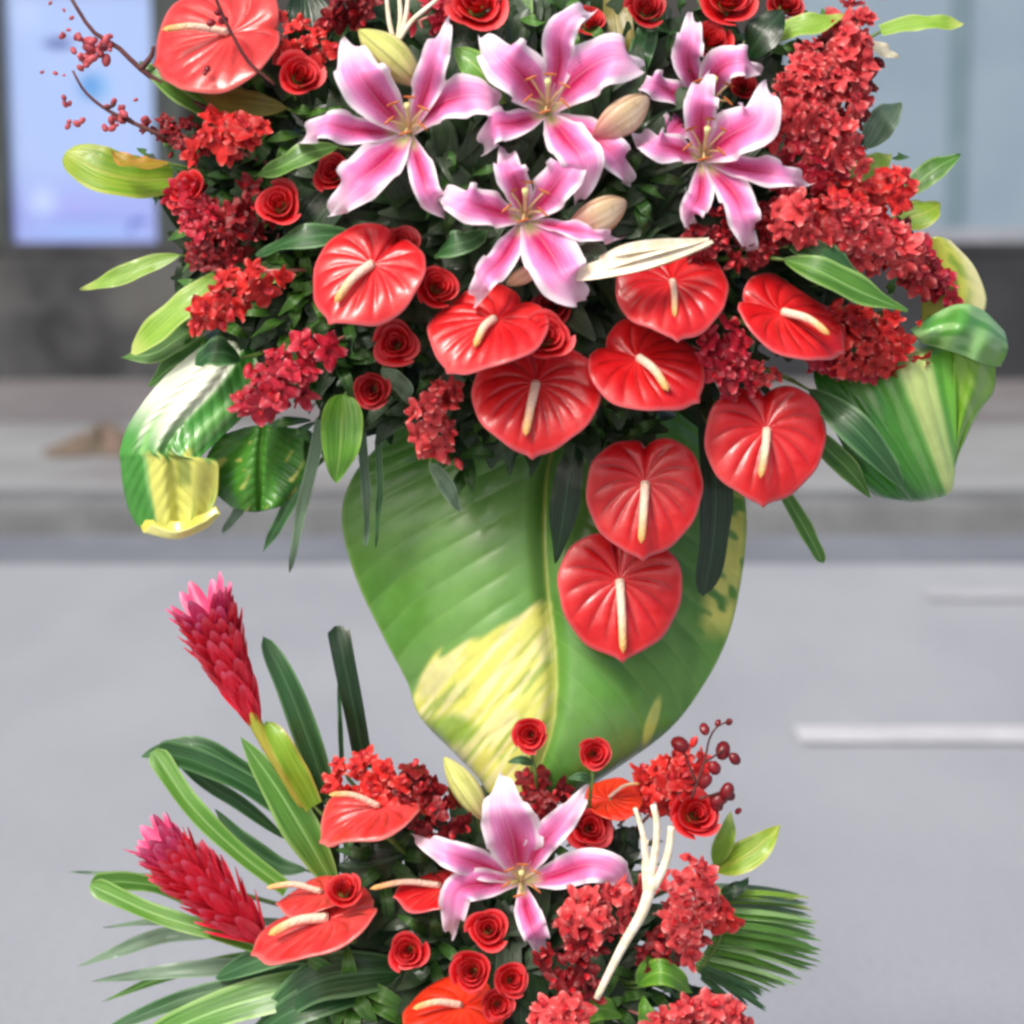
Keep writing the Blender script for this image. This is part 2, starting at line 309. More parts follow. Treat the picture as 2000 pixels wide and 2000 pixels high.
for lo, hi in (((x0-fw, Yl-.01, ztop), (x0, Yl+.2, zt)), ((x1, Yl-.01, ztop), (x1+fw, Yl+.2, zt)), ((x0, Yl-.01, wpx(-30, Yl)), (x1, Yl+.2, zt)), ((x0, Yl+.05, ztop), (x1, Yl+.2, wpx(-30, Yl)))): mb.box(lo, hi)
part('frame', mb.mesh('frame', FRM, b, False), t)
DKW = ground_mat('dark_render', L(50, 50, 50), L(66, 65, 64), 2.)
t = thing('facade_pier', 'dark facade pier between the poster and the glass panels, mostly behind flowers', 'wall', (xpx(900, Yw), Yw+.1, ztop)); b = np.array(t.location)
part('masonry', MB().box((x1+fw+.003, Yw+.05, ztop), (xpx(1520, Yw), Yw+.35, zt)).mesh('masonry', DKW, b, False), t)
t = thing('facade_pier', 'dark greenish pier beside the outer edge of the blue poster', 'wall', (xpx(-600, Yw), Yw+.1, ztop)); b = np.array(t.location)
part('masonry', MB().box((xpx(-2600, Yw), Yw+.05, ztop), (x0-fw-.003, Yw+.35, zt)).mesh('masonry', FRM, b, False), t)
GLZ = simple('frosted_panel', L(122, 141, 156), L(132, 150, 164), .3, 1.5); MUL = simple('panel_joint', L(98, 121, 132), L(108, 130, 140), .4, 5.); RAL = simple('panel_rail', L(132, 138, 148), L(142, 148, 157), .5, 5.)
t = thing('glass_screen', 'grey blue frosted glass panels with a teal vertical joint above dark wall', 'glass wall', (xpx(1800, Yw), Yw, ztop)); b = np.array(t.location); zr = wpx(446, Yw)
for a, c in ((1523, 1846), (1884, 2600), (2640, 3400), (3440, 4600)): part('pane', MB().box((xpx(a, Yw), Yw+.06, zr), (xpx(c, Yw), Yw+.08, zt)).mesh('pane', GLZ, b, False), t)
for a, c in ((1846, 1884), (2600, 2640), (3400, 3440)): part('mullion', MB().box((xpx(a, Yw), Yw+.045, zr), (xpx(c, Yw), Yw+.1, zt)).mesh('mullion', MUL, b, False), t)
part('bottom_rail', MB().box((xpx(1523, Yw), Yw+.04, ztop), (xpx(4600, Yw), Yw+.12, zr)).mesh('bottom_rail', RAL, b, False), t)
# dry leaf heap on the pavement
c0 = G(180, 893, KH); mb = MB(); a = np.linspace(0, 2*math.pi, 25); q = np.linspace(0, 1, 9); g = np.zeros((9, 25, 3))
for j, r in enumerate(q):
    for i, th in enumerate(a):
        h = .16*(1-r**1.6)*(1+.35*math.sin(3*th+4*r)+.2*math.sin(7*th)); R_ = r*(.17+.05*math.sin(2*th+1)+.02*math.sin(5*th))
        g[j, i] = (c0[0]+R_*math.cos(th)*1.15, c0[1]+.15+R_*math.sin(th), KH+.003+max(h, 0)*.5)
mb.grid(g); tag(part('dry_leaf_heap', mb.mesh('dry_leaf_heap', simple('dry_leaves', L(112, 92, 84), L(88, 82, 66), .8, 20., 0, .8), c0)), 'crumpled brown heap of dry leaves lying on the grey pavement', 'dry leaves').location = c0
# ------------------------------------------------------------------ the stand
FU, FL = P(1010, 500, -.10), P(980, 1900, -.10)
t = thing('flower_stand', 'dark steel stand hidden behind the two tiers of flowers', 'stand', (FU[0], FU[1]+.06, 0)); b = np.array(t.location)
zu, zl = FU[2]-.10, FL[2]-.10
part('pole', MB().tube([(b[0], b[1], .03), (b[0], b[1], zu)], .014, 12).mesh('pole', STEEL, b), t)
for k in range(3):
    th = rad(90+120*k); part('leg', MB().tube([(b[0], b[1], .45), (b[0]+.13*math.cos(th), b[1]+.13*math.sin(th), .22), (b[0]+.26*math.cos(th), b[1]+.26*math.sin(th), .008)], .009, 8).mesh('leg', STEEL, b), t)
for zz in (zu, zl): part('tray', MB().tube([(b[0], b[1], zz-.02), (b[0], b[1], zz-.019), (b[0], b[1], zz)], [.10, .13, .15], 24).mesh('tray', STEEL, b), t)
for c, r, lb in ((FU, (.24, .09, .17), 'dark floral foam block under the upper mound of flowers'), (FL, (.15, .08, .12), 'dark floral foam block under the lower mound of flowers')):
    o = part('floral_foam', MB().ball((0, 0, 0), r, 0, 24, 14).mesh('floral_foam', FOAM)); o.location = c; tag(o, lb, 'floral foam', 'floral foam blocks')
# ------------------------------------------------------------------ ribbons, leaves
def prof_strap(v): return (.62+.38*np.sin(np.pi*np.clip(v*.9+.1, 0, 1)))*np.sqrt(np.clip(1-np.clip((v-.82)/.18, 0, 1)**2.2, 0.0004, 1))
def prof_lance(v): return np.clip(np.sin(np.pi*np.clip(v, 0, 1)**.85)**.8, .03, 1)
def prof_blunt(v): return (.8+.2*v)*np.clip(1-np.clip((v-.95)/.05, 0, 1)**2, .25, 1)
def prof_thin(v): return np.clip((1-v)**.55*(.7+.6*v), .02, 1)
def prof_ovate(v): return np.clip(np.sin(np.pi*np.clip(v, 0, 1)**.7)**.7, .04, 1)
PROF = dict(strap=prof_strap, lance=prof_lance, blunt=prof_blunt, thin=prof_thin, ovate=prof_ovate)
def ribbon(c, wd, facing, nu=7, fold=.12, wave=0., wk=3., ph=0., cup=0.):
    c = np.asarray(c); n = len(c); T = np.gradient(c, axis=0); T /= np.linalg.norm(T, axis=1)[:, None]+1e-12
    u = np.linspace(-1, 1, nu); v = np.linspace(0, 1, n); g = np.zeros((n, nu, 3)); f = np.asarray(facing, float)
    for i in range(n):
        fi = f if f.ndim == 1 else f[i]; s = np.cross(T[i], fi); s = nrm(s); N = np.cross(s, T[i])
        off = fold*np.abs(u)*wd[i]*.5+cup*u*u*wd[i]*.5
        if wave: off = off+wave*np.abs(u)**2*np.sin(wk*2*np.pi*v[i]+ph+np.sign(u)*1.3)*float(sst(v[i], .12, .5))
        g[i] = c[i]+np.outer(u*wd[i]*.5, s)+np.outer(off, N)
    return g
def roll_dir(roll, lean=0.): return cam2w((math.sin(rad(roll)), math.sin(rad(lean)), math.cos(rad(roll))))
def leaf(pts, wpx_, label, mat=None, prof='strap', face=(0, .25, 1), fold=.14, o=None, wave=.002, n=26, name='strap_leaf', cat='leaf', group='strap leaves in the arrangement', nu=7):
    pts = [(p[0], p[1], p[2] if len(p) > 2 else 0.) for p in pts]
    c = cr([P(x, y, (mo(x, y) if o is None else o)+d) for x, y, d in pts], n); v = np.linspace(0, 1, n)
    g = ribbon(c, wpx_*PX*PROF[prof](v), cam2w(face), nu, fold, wave, 2.3, random.random()*6)
    b = c[0]; me = MB().grid(g).mesh(name, mat or DKG, b); ob = part(name, me); ob.location = b; F = FU if pts[0][1] < 1330 else FL; A = c[0]-b
    part('petiole', MB().tube(cr([A+(c[1]-c[0])*.6-CZ*.001, A-(c[1]-c[0])*1.2-CZ*.006, A+(F-c[0])*.4-CZ*.02, A+(F-c[0])*.8-CZ*.02], 10), [.0012, .0022]+[.0025]*8, 6).mesh('petiole', STEM), ob)
    return tag(ob, label, cat, group)
LTG2 = leaf_mat('lighter_strap_leaf', L(74, 130, 40), L(108, 162, 60), L(150, 192, 106), L(160, 204, 126))  # lighter green for the lower arms of the folded leaves
def prof_arm(v): return (.7+.3*v)*np.sqrt(np.clip(1-np.clip((v-.93)/.07, 0, 1)**2, .08, 1))
def prof_back(v): return np.sqrt(np.clip(v/.06, .08, 1))*(1-.35*v)
def folded(p1, w1, m1, p2, w2, m2, label):
    b = P(p1[0][0], p1[0][1], mo(p1[0][0], p1[0][1])*.5); t = thing('folded_leaf', label, 'leaf', b, 'strap leaves in the arrangement')
    for nm, p, w_, m, pf, fc in (('lower_arm', p1, w1, m1, prof_arm, (.2, .5, 1)), ('upper_arm', p2, w2, m2, prof_back, (-.1, .6, 1))):
        c = cr([P(x, y, .025+d) for x, y, d in p], 30); part(nm, MB().grid(ribbon(c, w_*PX*pf(np.linspace(0, 1, 30)), cam2w(fc), 9, .26, .0022, 2.1, len(label))).mesh(nm, m, b), t)
# lower tier strap leaves
leaf([(640, 1560, -.02), (600, 1440, 0), (560, 1335, .01), (514, 1243, .0)], 54, 'dark green strap leaf standing right behind the upright red ginger', DKG, o=.02)
leaf([(712, 1500, -.02), (692, 1390, 0), (672, 1290, .0), (660, 1222, -.01)], 46, 'upright dark blunt strap leaf rising beside the big drooping leaf', BLG, 'blunt', fold=.3, o=.0)
leaf([(668, 1500, -.03), (664, 1400, -.02), (661, 1310, -.02)], 14, 'thin upright blade just behind the dark blunt strap leaf', DKG, 'thin', o=-.01)
folded([(560, 1738, .04), (460, 1660, .04), (372, 1572, .035), (300, 1466, .012)], 46, LTG2, [(300, 1468, .01), (380, 1486, .0), (480, 1532, -.005), (590, 1606, -.01)], 56, DKG, 'long strap leaf creased back on itself between the two gingers')
leaf([(560, 1560, -.02), (470, 1500, -.02), (380, 1452, -.02), (275, 1478, -.03)], 34, 'dark strap leaf with pale stripes behind the looped leaf', DKG, 'strap', o=.0)
leaf([(660, 1745, .0), (590, 1620, .01), (535, 1530, .01), (470, 1440, .0)], 78, 'broad dark green leaf under the stem of the upright ginger', MIDG, 'lance', (-.4, .3, 1), .12, o=.035)
leaf([(612, 1575, .0), (572, 1500, .01), (545, 1450, .01), (520, 1408, .0)], 50, 'bright yellow green sheath leaf wrapped along the ginger stem', SHE, 'strap', (.3, .2, 1), .2, o=.055)
folded([(540, 1862, .02), (420, 1822, .03), (300, 1784, .02), (176, 1728, .01)], 42, LTG2, [(178, 1728, .008), (240, 1722, -.005), (320, 1735, -.015), (400, 1768, -.02)], 44, MIDG, 'green strap leaf doubled over below the lower red ginger')
leaf([(330, 1712, -.02), (230, 1706, -.02), (132, 1703, -.02)], 12, 'thin grey green blade pointing away under the ginger tip', GRG, 'thin', o=0)
leaf([(480, 1822, -.02), (330, 1825, -.02), (230, 1858, -.02), (150, 1888, -.02)], 34, 'short pale strap leaf under the doubled over leaf', GRG, 'lance', o=0)
leaf([(640, 1890, 0), (500, 1886, .0), (340, 1896, .0), (178, 1917, -.01)], 36, 'narrow grey green leaf lying level below the coral anthurium', GRG, 'lance', o=.01)
leaf([(660, 1880, .0), (500, 1915, .01), (360, 1950, .01), (205, 2012, 0)], 36, 'slender dark leaf with a pale edge sloping down at the frame edge', DKG, 'strap', o=.02)
leaf([(700, 1905, .01), (560, 1935, .03), (420, 1975, .03), (270, 2040, .02)], 78, 'broad green leaf at the bottom edge with a light rim', MIDG, 'strap', (0, .5, 1), .16, o=.02)
leaf([(820, 1900, .01), (720, 1900, .03), (610, 1920, .03), (500, 2010, .01)], 96, 'wide dark green leaf below the single red rose', DKG, 'lance', (0, .6, 1), .1, o=.04)
leaf([(850, 1960, .01), (760, 1960, .02), (660, 1990, .02), (580, 2060, .01)], 80, 'deep green leaf in shade beside the bottom anthurium', BLG, 'lance', (0, .5, 1), .1, o=.04)
leaf([(560, 1640, -.01), (470, 1570, 0), (390, 1520, 0), (312, 1452, -.01)], 30, 'slim dark blade pointing up and out beside the looped leaf', DKG, 'lance', o=.0)
leaf([(640, 1560, -.02), (615, 1480, -.01), (590, 1400, -.01), (548, 1318, -.02)], 30, 'slim green blade just behind the tall strap leaf', MIDG, 'lance', o=.0)
leaf([(620, 1850, 0), (470, 1872, 0), (330, 1905, -.01), (196, 1958, -.02)], 26, 'slim green blade between the level leaf and the sloping dark leaf', MIDG, 'lance', o=.0)
leaf([(600, 1800, -.02), (440, 1800, -.02), (300, 1800, -.02), (200, 1812, -.03)], 22, 'slim grey blade under the lower ginger', GRG, 'lance', o=-.01)
leaf([(600, 1700, 0), (540, 1690, .0), (470, 1640, 0), (420, 1580, -.01)], 44, 'dark strap leaf filling the space under the creased leaf', DKG, 'lance', (-.2, .5, 1), o=.01)
leaf([(650, 1760, 0), (640, 1660, .0), (620, 1590, 0), (600, 1500, -.01)], 50, 'deep green leaf between the coral anthurium and the broad dark leaf', BLG, 'lance', (-.2, .3, 1), o=.02)
leaf([(720, 1880, 0), (600, 1860, .02), (520, 1870, .02), (420, 1910, 0)], 56, 'dark green strap leaf right under the long coral anthurium', DKG, 'strap', (0, .6, 1), o=.035)
leaf([(760, 1930, 0), (640, 1950, .02), (560, 1980, .02), (470, 2040, 0)], 70, 'broad dark leaf in the bottom corner of the fan of blades', DKG, 'lance', (0, .6, 1), o=.05)
leaf([(470, 700, .0), (440, 690, .012), (410, 690, .012), (380, 712, 0)], 62, 'glossy dark green leaf behind the top of the white streaked leaf', DKG, 'lance', (-.2, .5, 1), o=.05)
# hanging blades of the upper tier
leaf([(628, 820, .02), (612, 900, .02), (588, 1000, 0), (566, 1118, -.02)], 34, 'long greyish blade hanging beside the bright ovate leaf', GRG, 'thin', o=.02)
leaf([(590, 940, 0), (560, 995, 0), (512, 1080, -.01)], 26, 'short dark blade crossing behind the long greyish blade', DKG, 'lance', o=.0)
leaf([(492, 960, 0), (468, 995, 0), (432, 1044, -.01)], 22, 'small blurred blade under the rounded green leaf', GRG, 'lance', o=-.01)
leaf([(672, 770, .01), (668, 820, .025), (664, 880, .03), (655, 942, .02)], 80, 'bright green ovate leaf hanging below two small roses', BRG, 'ovate', (.2, .3, 1), .16, o=.05)
leaf([(705, 840, .0), (712, 930, .01), (716, 1000, 0), (714, 1066, -.01)], 28, 'shiny hanging blade just clear of the big drooping leaf', GRG, 'thin', (.5, .1, 1), o=.03)
leaf([(738, 860, .0), (742, 950, .01), (738, 1010, 0), (734, 1070, -.01)], 18, 'thin dark hanging blade over the big drooping leaf', DKG, 'thin', o=.035)
leaf([(838, 905, .0), (860, 930, .012), (880, 965, .01), (899, 1000, .0)], 30, 'small pale green leaf tip below the pink red floret cluster', GRG, 'lance', o=.06)
leaf([(1385, 830, .0), (1398, 950, .02), (1392, 1060, .01), (1374, 1165, -.01)], 66, 'almost black hanging leaf between the two big low anthuriums', BLG, 'strap', (.3, 0, 1), o=.03)
leaf([(1130, 850, .0), (1112, 930, .01), (1100, 1010, .01), (1085, 1100, .0)], 60, 'dark leaf hanging in shade beside the leaf midrib', BLG, 'lance', (-.3, 0, 1), o=.025)
leaf([(1530, 960, 0), (1560, 1010, .0), (1582, 1050, 0), (1608, 1100, -.01)], 32, 'lone short green blade hanging under the round veined anthurium', MIDG, 'strap', o=0)
leaf([(1580, 760, .0), (1650, 820, .03), (1700, 870, .035), (1768, 955, .02)], 62, 'dark strap leaf with silvery streaks on the broad folded leaf', DKG, 'lance', (-.3, .4, 1), .2, o=.07)
leaf([(1575, 830, 0), (1620, 880, .01), (1660, 920, .01), (1700, 972, 0)], 46, 'small green leaf with pale tip peeking out beside the veined anthurium', MIDG, 'lance', (-.2, .3, 1), o=.03)
leaf([(1530, 505, .0), (1600, 530, .02), (1680, 570, .02), (1772, 608, .01)], 64, 'striped green leaf lying between the orchids and the pointed anthurium', MIDG, 'lance', (-.1, .6, 1), .2, o=.13)
leaf([(1540, 480, .0), (1590, 490, .02), (1640, 520, .02), (1700, 560, .01)], 60, 'dull green leaf tucked under the orchid cascade', DKG, 'lance', (0, .6, 1), .12, o=.11)
# light leaves at the upper edge
leaf([(352, 498, 0), (290, 517, .0), (220, 545, 0), (156, 566, -.01)], 40, 'narrow light green leaf pointing out above the dark wall', LTG, 'lance', o=.0)
leaf([(430, 545, 0), (370, 590, .01), (310, 640, .01), (255, 690, 0)], 62, 'wide light green strap leaf beside the bright scarlet orchid', LTG, 'strap', (-.2, .4, 1), .14, o=.02)
leaf([(430, 610, 0), (350, 660, 0), (300, 690, 0), (236, 698, -.01)], 50, 'ragged green leaf under the wide light strap leaf', MIDG, 'lance', o=.0)
leaf([(440, 650, 0), (370, 700, 0), (330, 720, 0), (290, 755, -.01)], 56, 'mid green leaf end above the white streaked leaf', MIDG, 'lance', o=-.01)
leaf([(340, 350, .0), (270, 352, .015), (200, 335, .02), (128, 296, .01)], 100, 'broad yellow green leaf curling in front of the blue poster', YEG, 'strap', (-.1, .5, 1), .2, o=.0, n=30)
leaf([(330, 318, .02), (290, 322, .03), (250, 318, .03), (215, 292, .02)], 46, 'orange tinged curled leaf margin over the broad yellow green leaf', leaf_mat('orange_tinged_leaf', L(176, 120, 40), L(150, 150, 44), L(206, 130, 70), None), 'lance', (0, .8, .6), .2, o=.02)
leaf([(440, 240, .0), (390, 200, .01), (330, 160, .01), (272, 122, 0)], 56, 'green leaf under the large coral anthurium with pale tip', MIDG, 'lance', (-.3, .5, 1), .2, o=.03)
leaf([(560, 210, .0), (500, 205, .01), (430, 190, .01), (370, 150, 0)], 66, 'olive leaf right below the coral anthurium', leaf_mat('olive_leaf', L(112, 120, 44), L(150, 150, 70), None, None), 'lance', (0, .6, 1), .1, o=.06)
leaf([(660, 285, .0), (600, 300, .01), (550, 325, .01), (495, 345, 0)], 50, 'light green leaf under the tip of the widest lily', MIDG, 'lance', (0, .6, 1), .12, o=.1)
leaf([(730, 300, 0), (640, 400, .01), (600, 450, .01), (540, 480, 0)], 80, 'dark leaf in the shade under the widest lily', BLG, 'lance', (0, .6, 1), .12, o=.08)
leaf([(600, 520, 0), (560, 525, .01), (520, 535, .01), (470, 545, 0)], 60, 'pale olive leaf beside the tilted anthurium', MIDG, 'lance', (0, .6, 1), .12, o=.06)
leaf([(720, 470, 0), (640, 460, .02), (570, 470, .02), (500, 500, 0)], 56, 'shadowed leaf lying above the tilted anthurium', DKG, 'lance', (0, .7, 1), .12, o=.09)
leaf([(1720, 60, 0), (1770, 47, 0), (1820, 44, 0), (1882, 46, -.01)], 34, 'light green strap pointing level across the grey blue glass', LTG, 'strap', (0, .4, 1), .1, o=.0)
leaf([(1690, 92, 0), (1712, 92, 0), (1732, 102, 0), (1755, 113, -.005)], 26, 'cream white pointed leaf tip below the level light strap', CRM, 'lance', o=.01)
leaf([(1690, 290, 0), (1715, 250, 0), (1735, 225, 0), (1760, 200, -.01)], 60, 'pale green blurred leaf at the edge of the orchid cascade', GRG, 'lance', o=-.02)
leaf([(1760, 385, 0), (1800, 350, .0), (1835, 325, .0), (1876, 302, -.01)], 46, 'short green leaf tip beside the coral floret over the glass', MIDG, 'lance', o=.0)
leaf([(1740, 430, 0), (1775, 425, .0), (1810, 415, .0), (1838, 398, -.01)], 60, 'yellow green leaf tip behind the lower orchid cascade', YEG, 'lance', o=.0)
leaf([(1650, 350, 0), (1690, 335, .0), (1715, 320, .0), (1740, 300, -.01)], 54, 'light green leaf in the notch of the orchid cascade', LTG, 'lance', o=.02)
leaf([(1500, 80, 0), (1550, 55, .01), (1600, 45, .01), (1650, 30, 0)], 50, 'light green leaf above the orchid cascade near the frame top', LTG, 'lance', (0, .5, 1), o=.03)
leaf([(1460, 110, 0), (1480, 80, .01), (1500, 55, .01), (1530, 20, 0)], 70, 'dark green leaf between the top roses and the orchids', BLG, 'lance', (0, .5, 1), o=.05)
leaf([(985, 190, 0), (960, 160, .02), (930, 130, .02), (888, 95, .01)], 74, 'fresh green leaf between the two upper lilies', BRG, 'ovate', (-.3, .4, 1), .16, o=.11)
leaf([(890, 200, 0), (890, 160, .01), (900, 120, .01), (905, 60, 0)], 70, 'dark green leaf behind the upright petal of the widest lily', BLG, 'lance', (0, .4, 1), o=.08)
leaf([(1010, 120, 0), (1012, 70, .01), (1016, 20, .0), (1020, -40, -.01)], 50, 'green strap leaf rising behind the middle upper lily', MIDG, 'strap', (0, .3, 1), .14, o=.05)
leaf([(980, 110, 0), (978, 60, .01), (970, 10, .0), (960, -40, -.01)], 50, 'deep green strap leaf behind the middle upper lily', BLG, 'strap', (0, .3, 1), .14, o=.04)
leaf([(1215, 130, 0), (1212, 80, .01), (1205, 30, .0), (1200, -40, -.01)], 54, 'olive strap leaf between the middle lily and the small rose', leaf_mat('olive_strap', L(120, 116, 50), L(150, 140, 70), None, L(170, 160, 90)), 'strap', (0, .3, 1), .14, o=.05)
leaf([(1240, 150, 0), (1250, 110, .01), (1262, 70, .0), (1270, 30, -.01)], 46, 'dark strap leaf under the small top rose', DKG, 'strap', (0, .3, 1), .14, o=.055)
leaf([(600, 120, 0), (605, 70, .01), (600, 20, .0), (590, -40, -.01)], 90, 'broad dark green leaf at the top behind the coral anthurium', BLG, 'lance', (.2, .3, 1), .14, o=.03)
leaf([(850, 500, 0), (880, 480, .02), (920, 470, .02), (950, 450, .0)], 56, 'green leaf in shade beside the lowest upper lily', DKG, 'lance', (0, .6, 1), .12, o=.12)
leaf([(900, 330, 0), (930, 290, .01), (935, 260, .01), (930, 220, .0)], 80, 'dark leaf in the gap between the three upper lilies', BLG, 'lance', (0, .3, 1), .12, o=.08)
leaf([(1180, 540, 0), (1155, 510, .01), (1160, 500, .01), (1120, 480, .0)], 60, 'small grey green leaf under the cream palm blade', GRG, 'lance', (0, .5, 1), .12, o=.13)
leaf([(1270, 420, 0), (1250, 440, .01), (1230, 450, .01), (1200, 470, .0)], 40, 'greyish leaf glint in the dark gap above the cream palm blade', GRG, 'lance', (0, .5, 1), .12, o=.09)
leaf([(745, 720, 0), (770, 740, .01), (790, 760, .01), (800, 790, .0)], 36, 'small pale green leaf beside the small dark rose', GRG, 'lance', (0, .4, 1), .12, o=.08)
# lower tier, other side
leaf([(1395, 1700, 0), (1440, 1680, .01), (1480, 1655, .01), (1524, 1612, 0)], 62, 'bright lime leaf pointing up beside the lower orchids', YEG, 'lance', (.2, .4, 1), .2, o=.03)
leaf([(1395, 1690, 0), (1412, 1650, .01), (1422, 1620, .01), (1426, 1585, 0)], 40, 'small lime leaf under the branch of dark berries', LTG, 'lance', (0, .3, 1), .14, o=.035)
leaf([(1400, 1750, 0), (1425, 1742, .01), (1445, 1732, .01), (1462, 1715, 0)], 30, 'small dark green leaf under the bright lime leaf', BLG, 'lance', (0, .4, 1), .14, o=.045)
leaf([(1245, 1920, 0), (1280, 1900, .02), (1310, 1905, .02), (1352, 1938, 0)], 52, 'glossy bright leaf below the cream forked branch', BRG, 'lance', (0, .6, 1), .16, o=.1)
leaf([(1250, 1930, 0), (1262, 1900, .01), (1270, 1880, .01), (1280, 1862, 0)], 36, 'small bright leaf standing beside the cream forked branch', BRG, 'lance', (0, .3, 1), .14, o=.1)
leaf([(1120, 1990, 0), (1150, 1975, .02), (1180, 1970, .02), (1215, 1985, 0)], 50, 'fresh green leaf near the foot of the cream branch', BRG, 'ovate', (0, .5, 1), .14, o=.12)
leaf([(1270, 2020, 0), (1265, 1990, .01), (1260, 1970, .01), (1255, 1945, 0)], 36, 'small green leaf at the bottom under the glossy bright leaf', BRG, 'lance', (0, .4, 1), .14, o=.1)
leaf([(1240, 1650, 0), (1225, 1640, .0), (1215, 1660, .0), (1190, 1700, 0)], 70, 'dark leaf in shade behind the cream forked branch', BLG, 'lance', (0, .4, 1), .14, o=.05)
leaf([(790, 1670, 0), (760, 1680, .0), (720, 1690, .0), (660, 1690, 0)], 80, 'dark leaf in shade under the coral edge-on anthurium', BLG, 'lance', (0, .6, 1), .14, o=.05)
leaf([(1310, 1900, 0), (1340, 1950, .0), (1400, 1960, .0), (1440, 1990, 0)], 60, 'dark leaf under the feathery palm frond', BLG, 'lance', (0, .6, 1), .14, o=.03)
# ------------------------------------------------------------------ big variegated leaves, built as pigmented patches
GRN, GRD, YEL, CRE, LIME = (np.array(L(*c)) for c in ((100, 158, 64), (58, 110, 40), (230, 232, 120), (238, 242, 222), (150, 198, 60)))
def vnoise(x, y, s, seed=0):
    def h(i, j): return np.modf(np.abs(np.sin(i*127.1+j*311.7+seed*74.7)*43758.5453))[0]
    x = x/s; y = y/s; i = np.floor(x); j = np.floor(y); fx = x-i; fy = y-j; fx = fx*fx*(3-2*fx); fy = fy*fy*(3-2*fy)
    return (h(i, j)*(1-fx)+h(i+1, j)*fx)*(1-fy)+(h(i, j+1)*(1-fx)+h(i+1, j+1)*fx)*fy
def patch(rows, nv, nu, dz, pig, name, mat=PIG, thick=.0012):
    """rows: list of rows of picture points with depth; smooth surface through them."""
    R_ = [cr(r, nu) for r in rows]; R_ = np.array(R_); g = np.array([cr(R_[:, i], nv) for i in range(nu)]).transpose(1, 0, 2)
    X, Y, O = g[..., 0], g[..., 1], g[..., 2]; U, Vv = np.meshgrid(np.linspace(-1, 1, nu), np.linspace(0, 1, nv))
    O = O+dz(U, Vv, X, Y); col = pig(U, Vv, X, Y)
    d = CX*((X-1000)/FPX)[..., None]+CY*((1000-Y)/FPX)[..., None]-CZ; pts = CAM+d*((YF-O)/d[..., 1])[..., None]
    return MB().grid(pts), np.clip(col, 0, 1).reshape(-1, 3)
def add_patch(t, name, rows, nv, nu, dz, pig):
    mb, col = patch(rows, nv, nu, dz, pig, name); b = np.array(t.location); o = part(name, mb.mesh(name, PIG, b, True, col), t)
    so = o.modifiers.new('solid', 'SOLIDIFY'); so.thickness = .0012; so.offset = 0; return o
def mixc(a, b, f): return a*(1-f[..., None])+b*f[..., None]
# central heart-shaped leaf
def pigC(U, V, X, Y):
    lat = vnoise(U*3+V*1.2, V*16-np.abs(U)*7, 1.0, 2); c = mixc(np.broadcast_to(GRN, X.shape+(3,)), GRD, sst(lat, .55, .95)*.4)
    c = mixc(c, np.array(L(122, 170, 92)), sst(vnoise(X, Y, 110, 3), .3, .8)*.7)
    vein = np.abs(np.sin((V*15-np.abs(U)*4.4)*np.pi)); c = mixc(c, np.array(L(128, 172, 90)), sst(vein, .22, .03)*.35)
    # yellow sector on the lower left
    ang = np.degrees(np.arctan2(1090-Y, X-1085)); n = (vnoise(X+Y*1.2, (Y-X*.75), 26, 5)-.5)
    al, ac = -.62*X+.78*Y, .78*X+.62*Y; n = vnoise(al*.12, ac, 13, 5)-.5
    line = (X-815)*.50+(Y-1300)-13*n*2   # upper edge of the patch
    f = sst(line, -6, 10)*sst(U, .03, -.015)*sst(X-(836-(Y-1290)*.42)+14*n, -6, 8)
    hole = sst(vnoise(al*.11, ac, 9, 9), .58, .74)*sst(vnoise(X, Y, 60, 2), .2, .5); c = mixc(c, YEL, f*(1-.55*hole)); c = mixc(c, np.array(L(244, 240, 176)), f*sst(vnoise(al*.08, ac, 8, 4), .5, .7)*.8)
    c = mixc(c, LIME*.8, f*sst(np.hypot((X-880)/60, (Y-1425)/34), 1.2, .5)*.85)
    r = sst(U, .76, .86)*sst(V, .2, .28)*sst(V, .58, .5)*sst(vnoise(X, Y-X*.5, 22, 4), .25, .5); c = mixc(c, YEL, r)
    c = mixc(c, np.array(L(200, 214, 110)), sst(np.hypot((X-1272+.3*(Y-1410))/12, (Y-1410)/50), 1.2, .7))
    c = mixc(c, np.array(L(176, 190, 92)), sst(np.abs(U), .016, .006)*.8)
    c = mixc(c, np.array(L(150, 190, 100)), sst(np.abs(U), .975, .995)*.6); return c
def dzC(U, V, X, Y):
    ridge = np.abs(np.sin((V*15-np.abs(U)*4.4)*np.pi)); return -.06*np.abs(U)**2+.018*np.abs(U)*(1-V)-.012*np.exp(-(U/.05)**2)+.002*(ridge**.5)*sst(np.abs(U), .05, .3)+.012*np.sin(U*5+V*3)*np.abs(U)
tC = thing('variegated_leaf', 'huge drooping heart-shaped leaf splashed yellow between the two flower tiers', 'leaf', P(1060, 850, -.01), 'big variegated leaves')
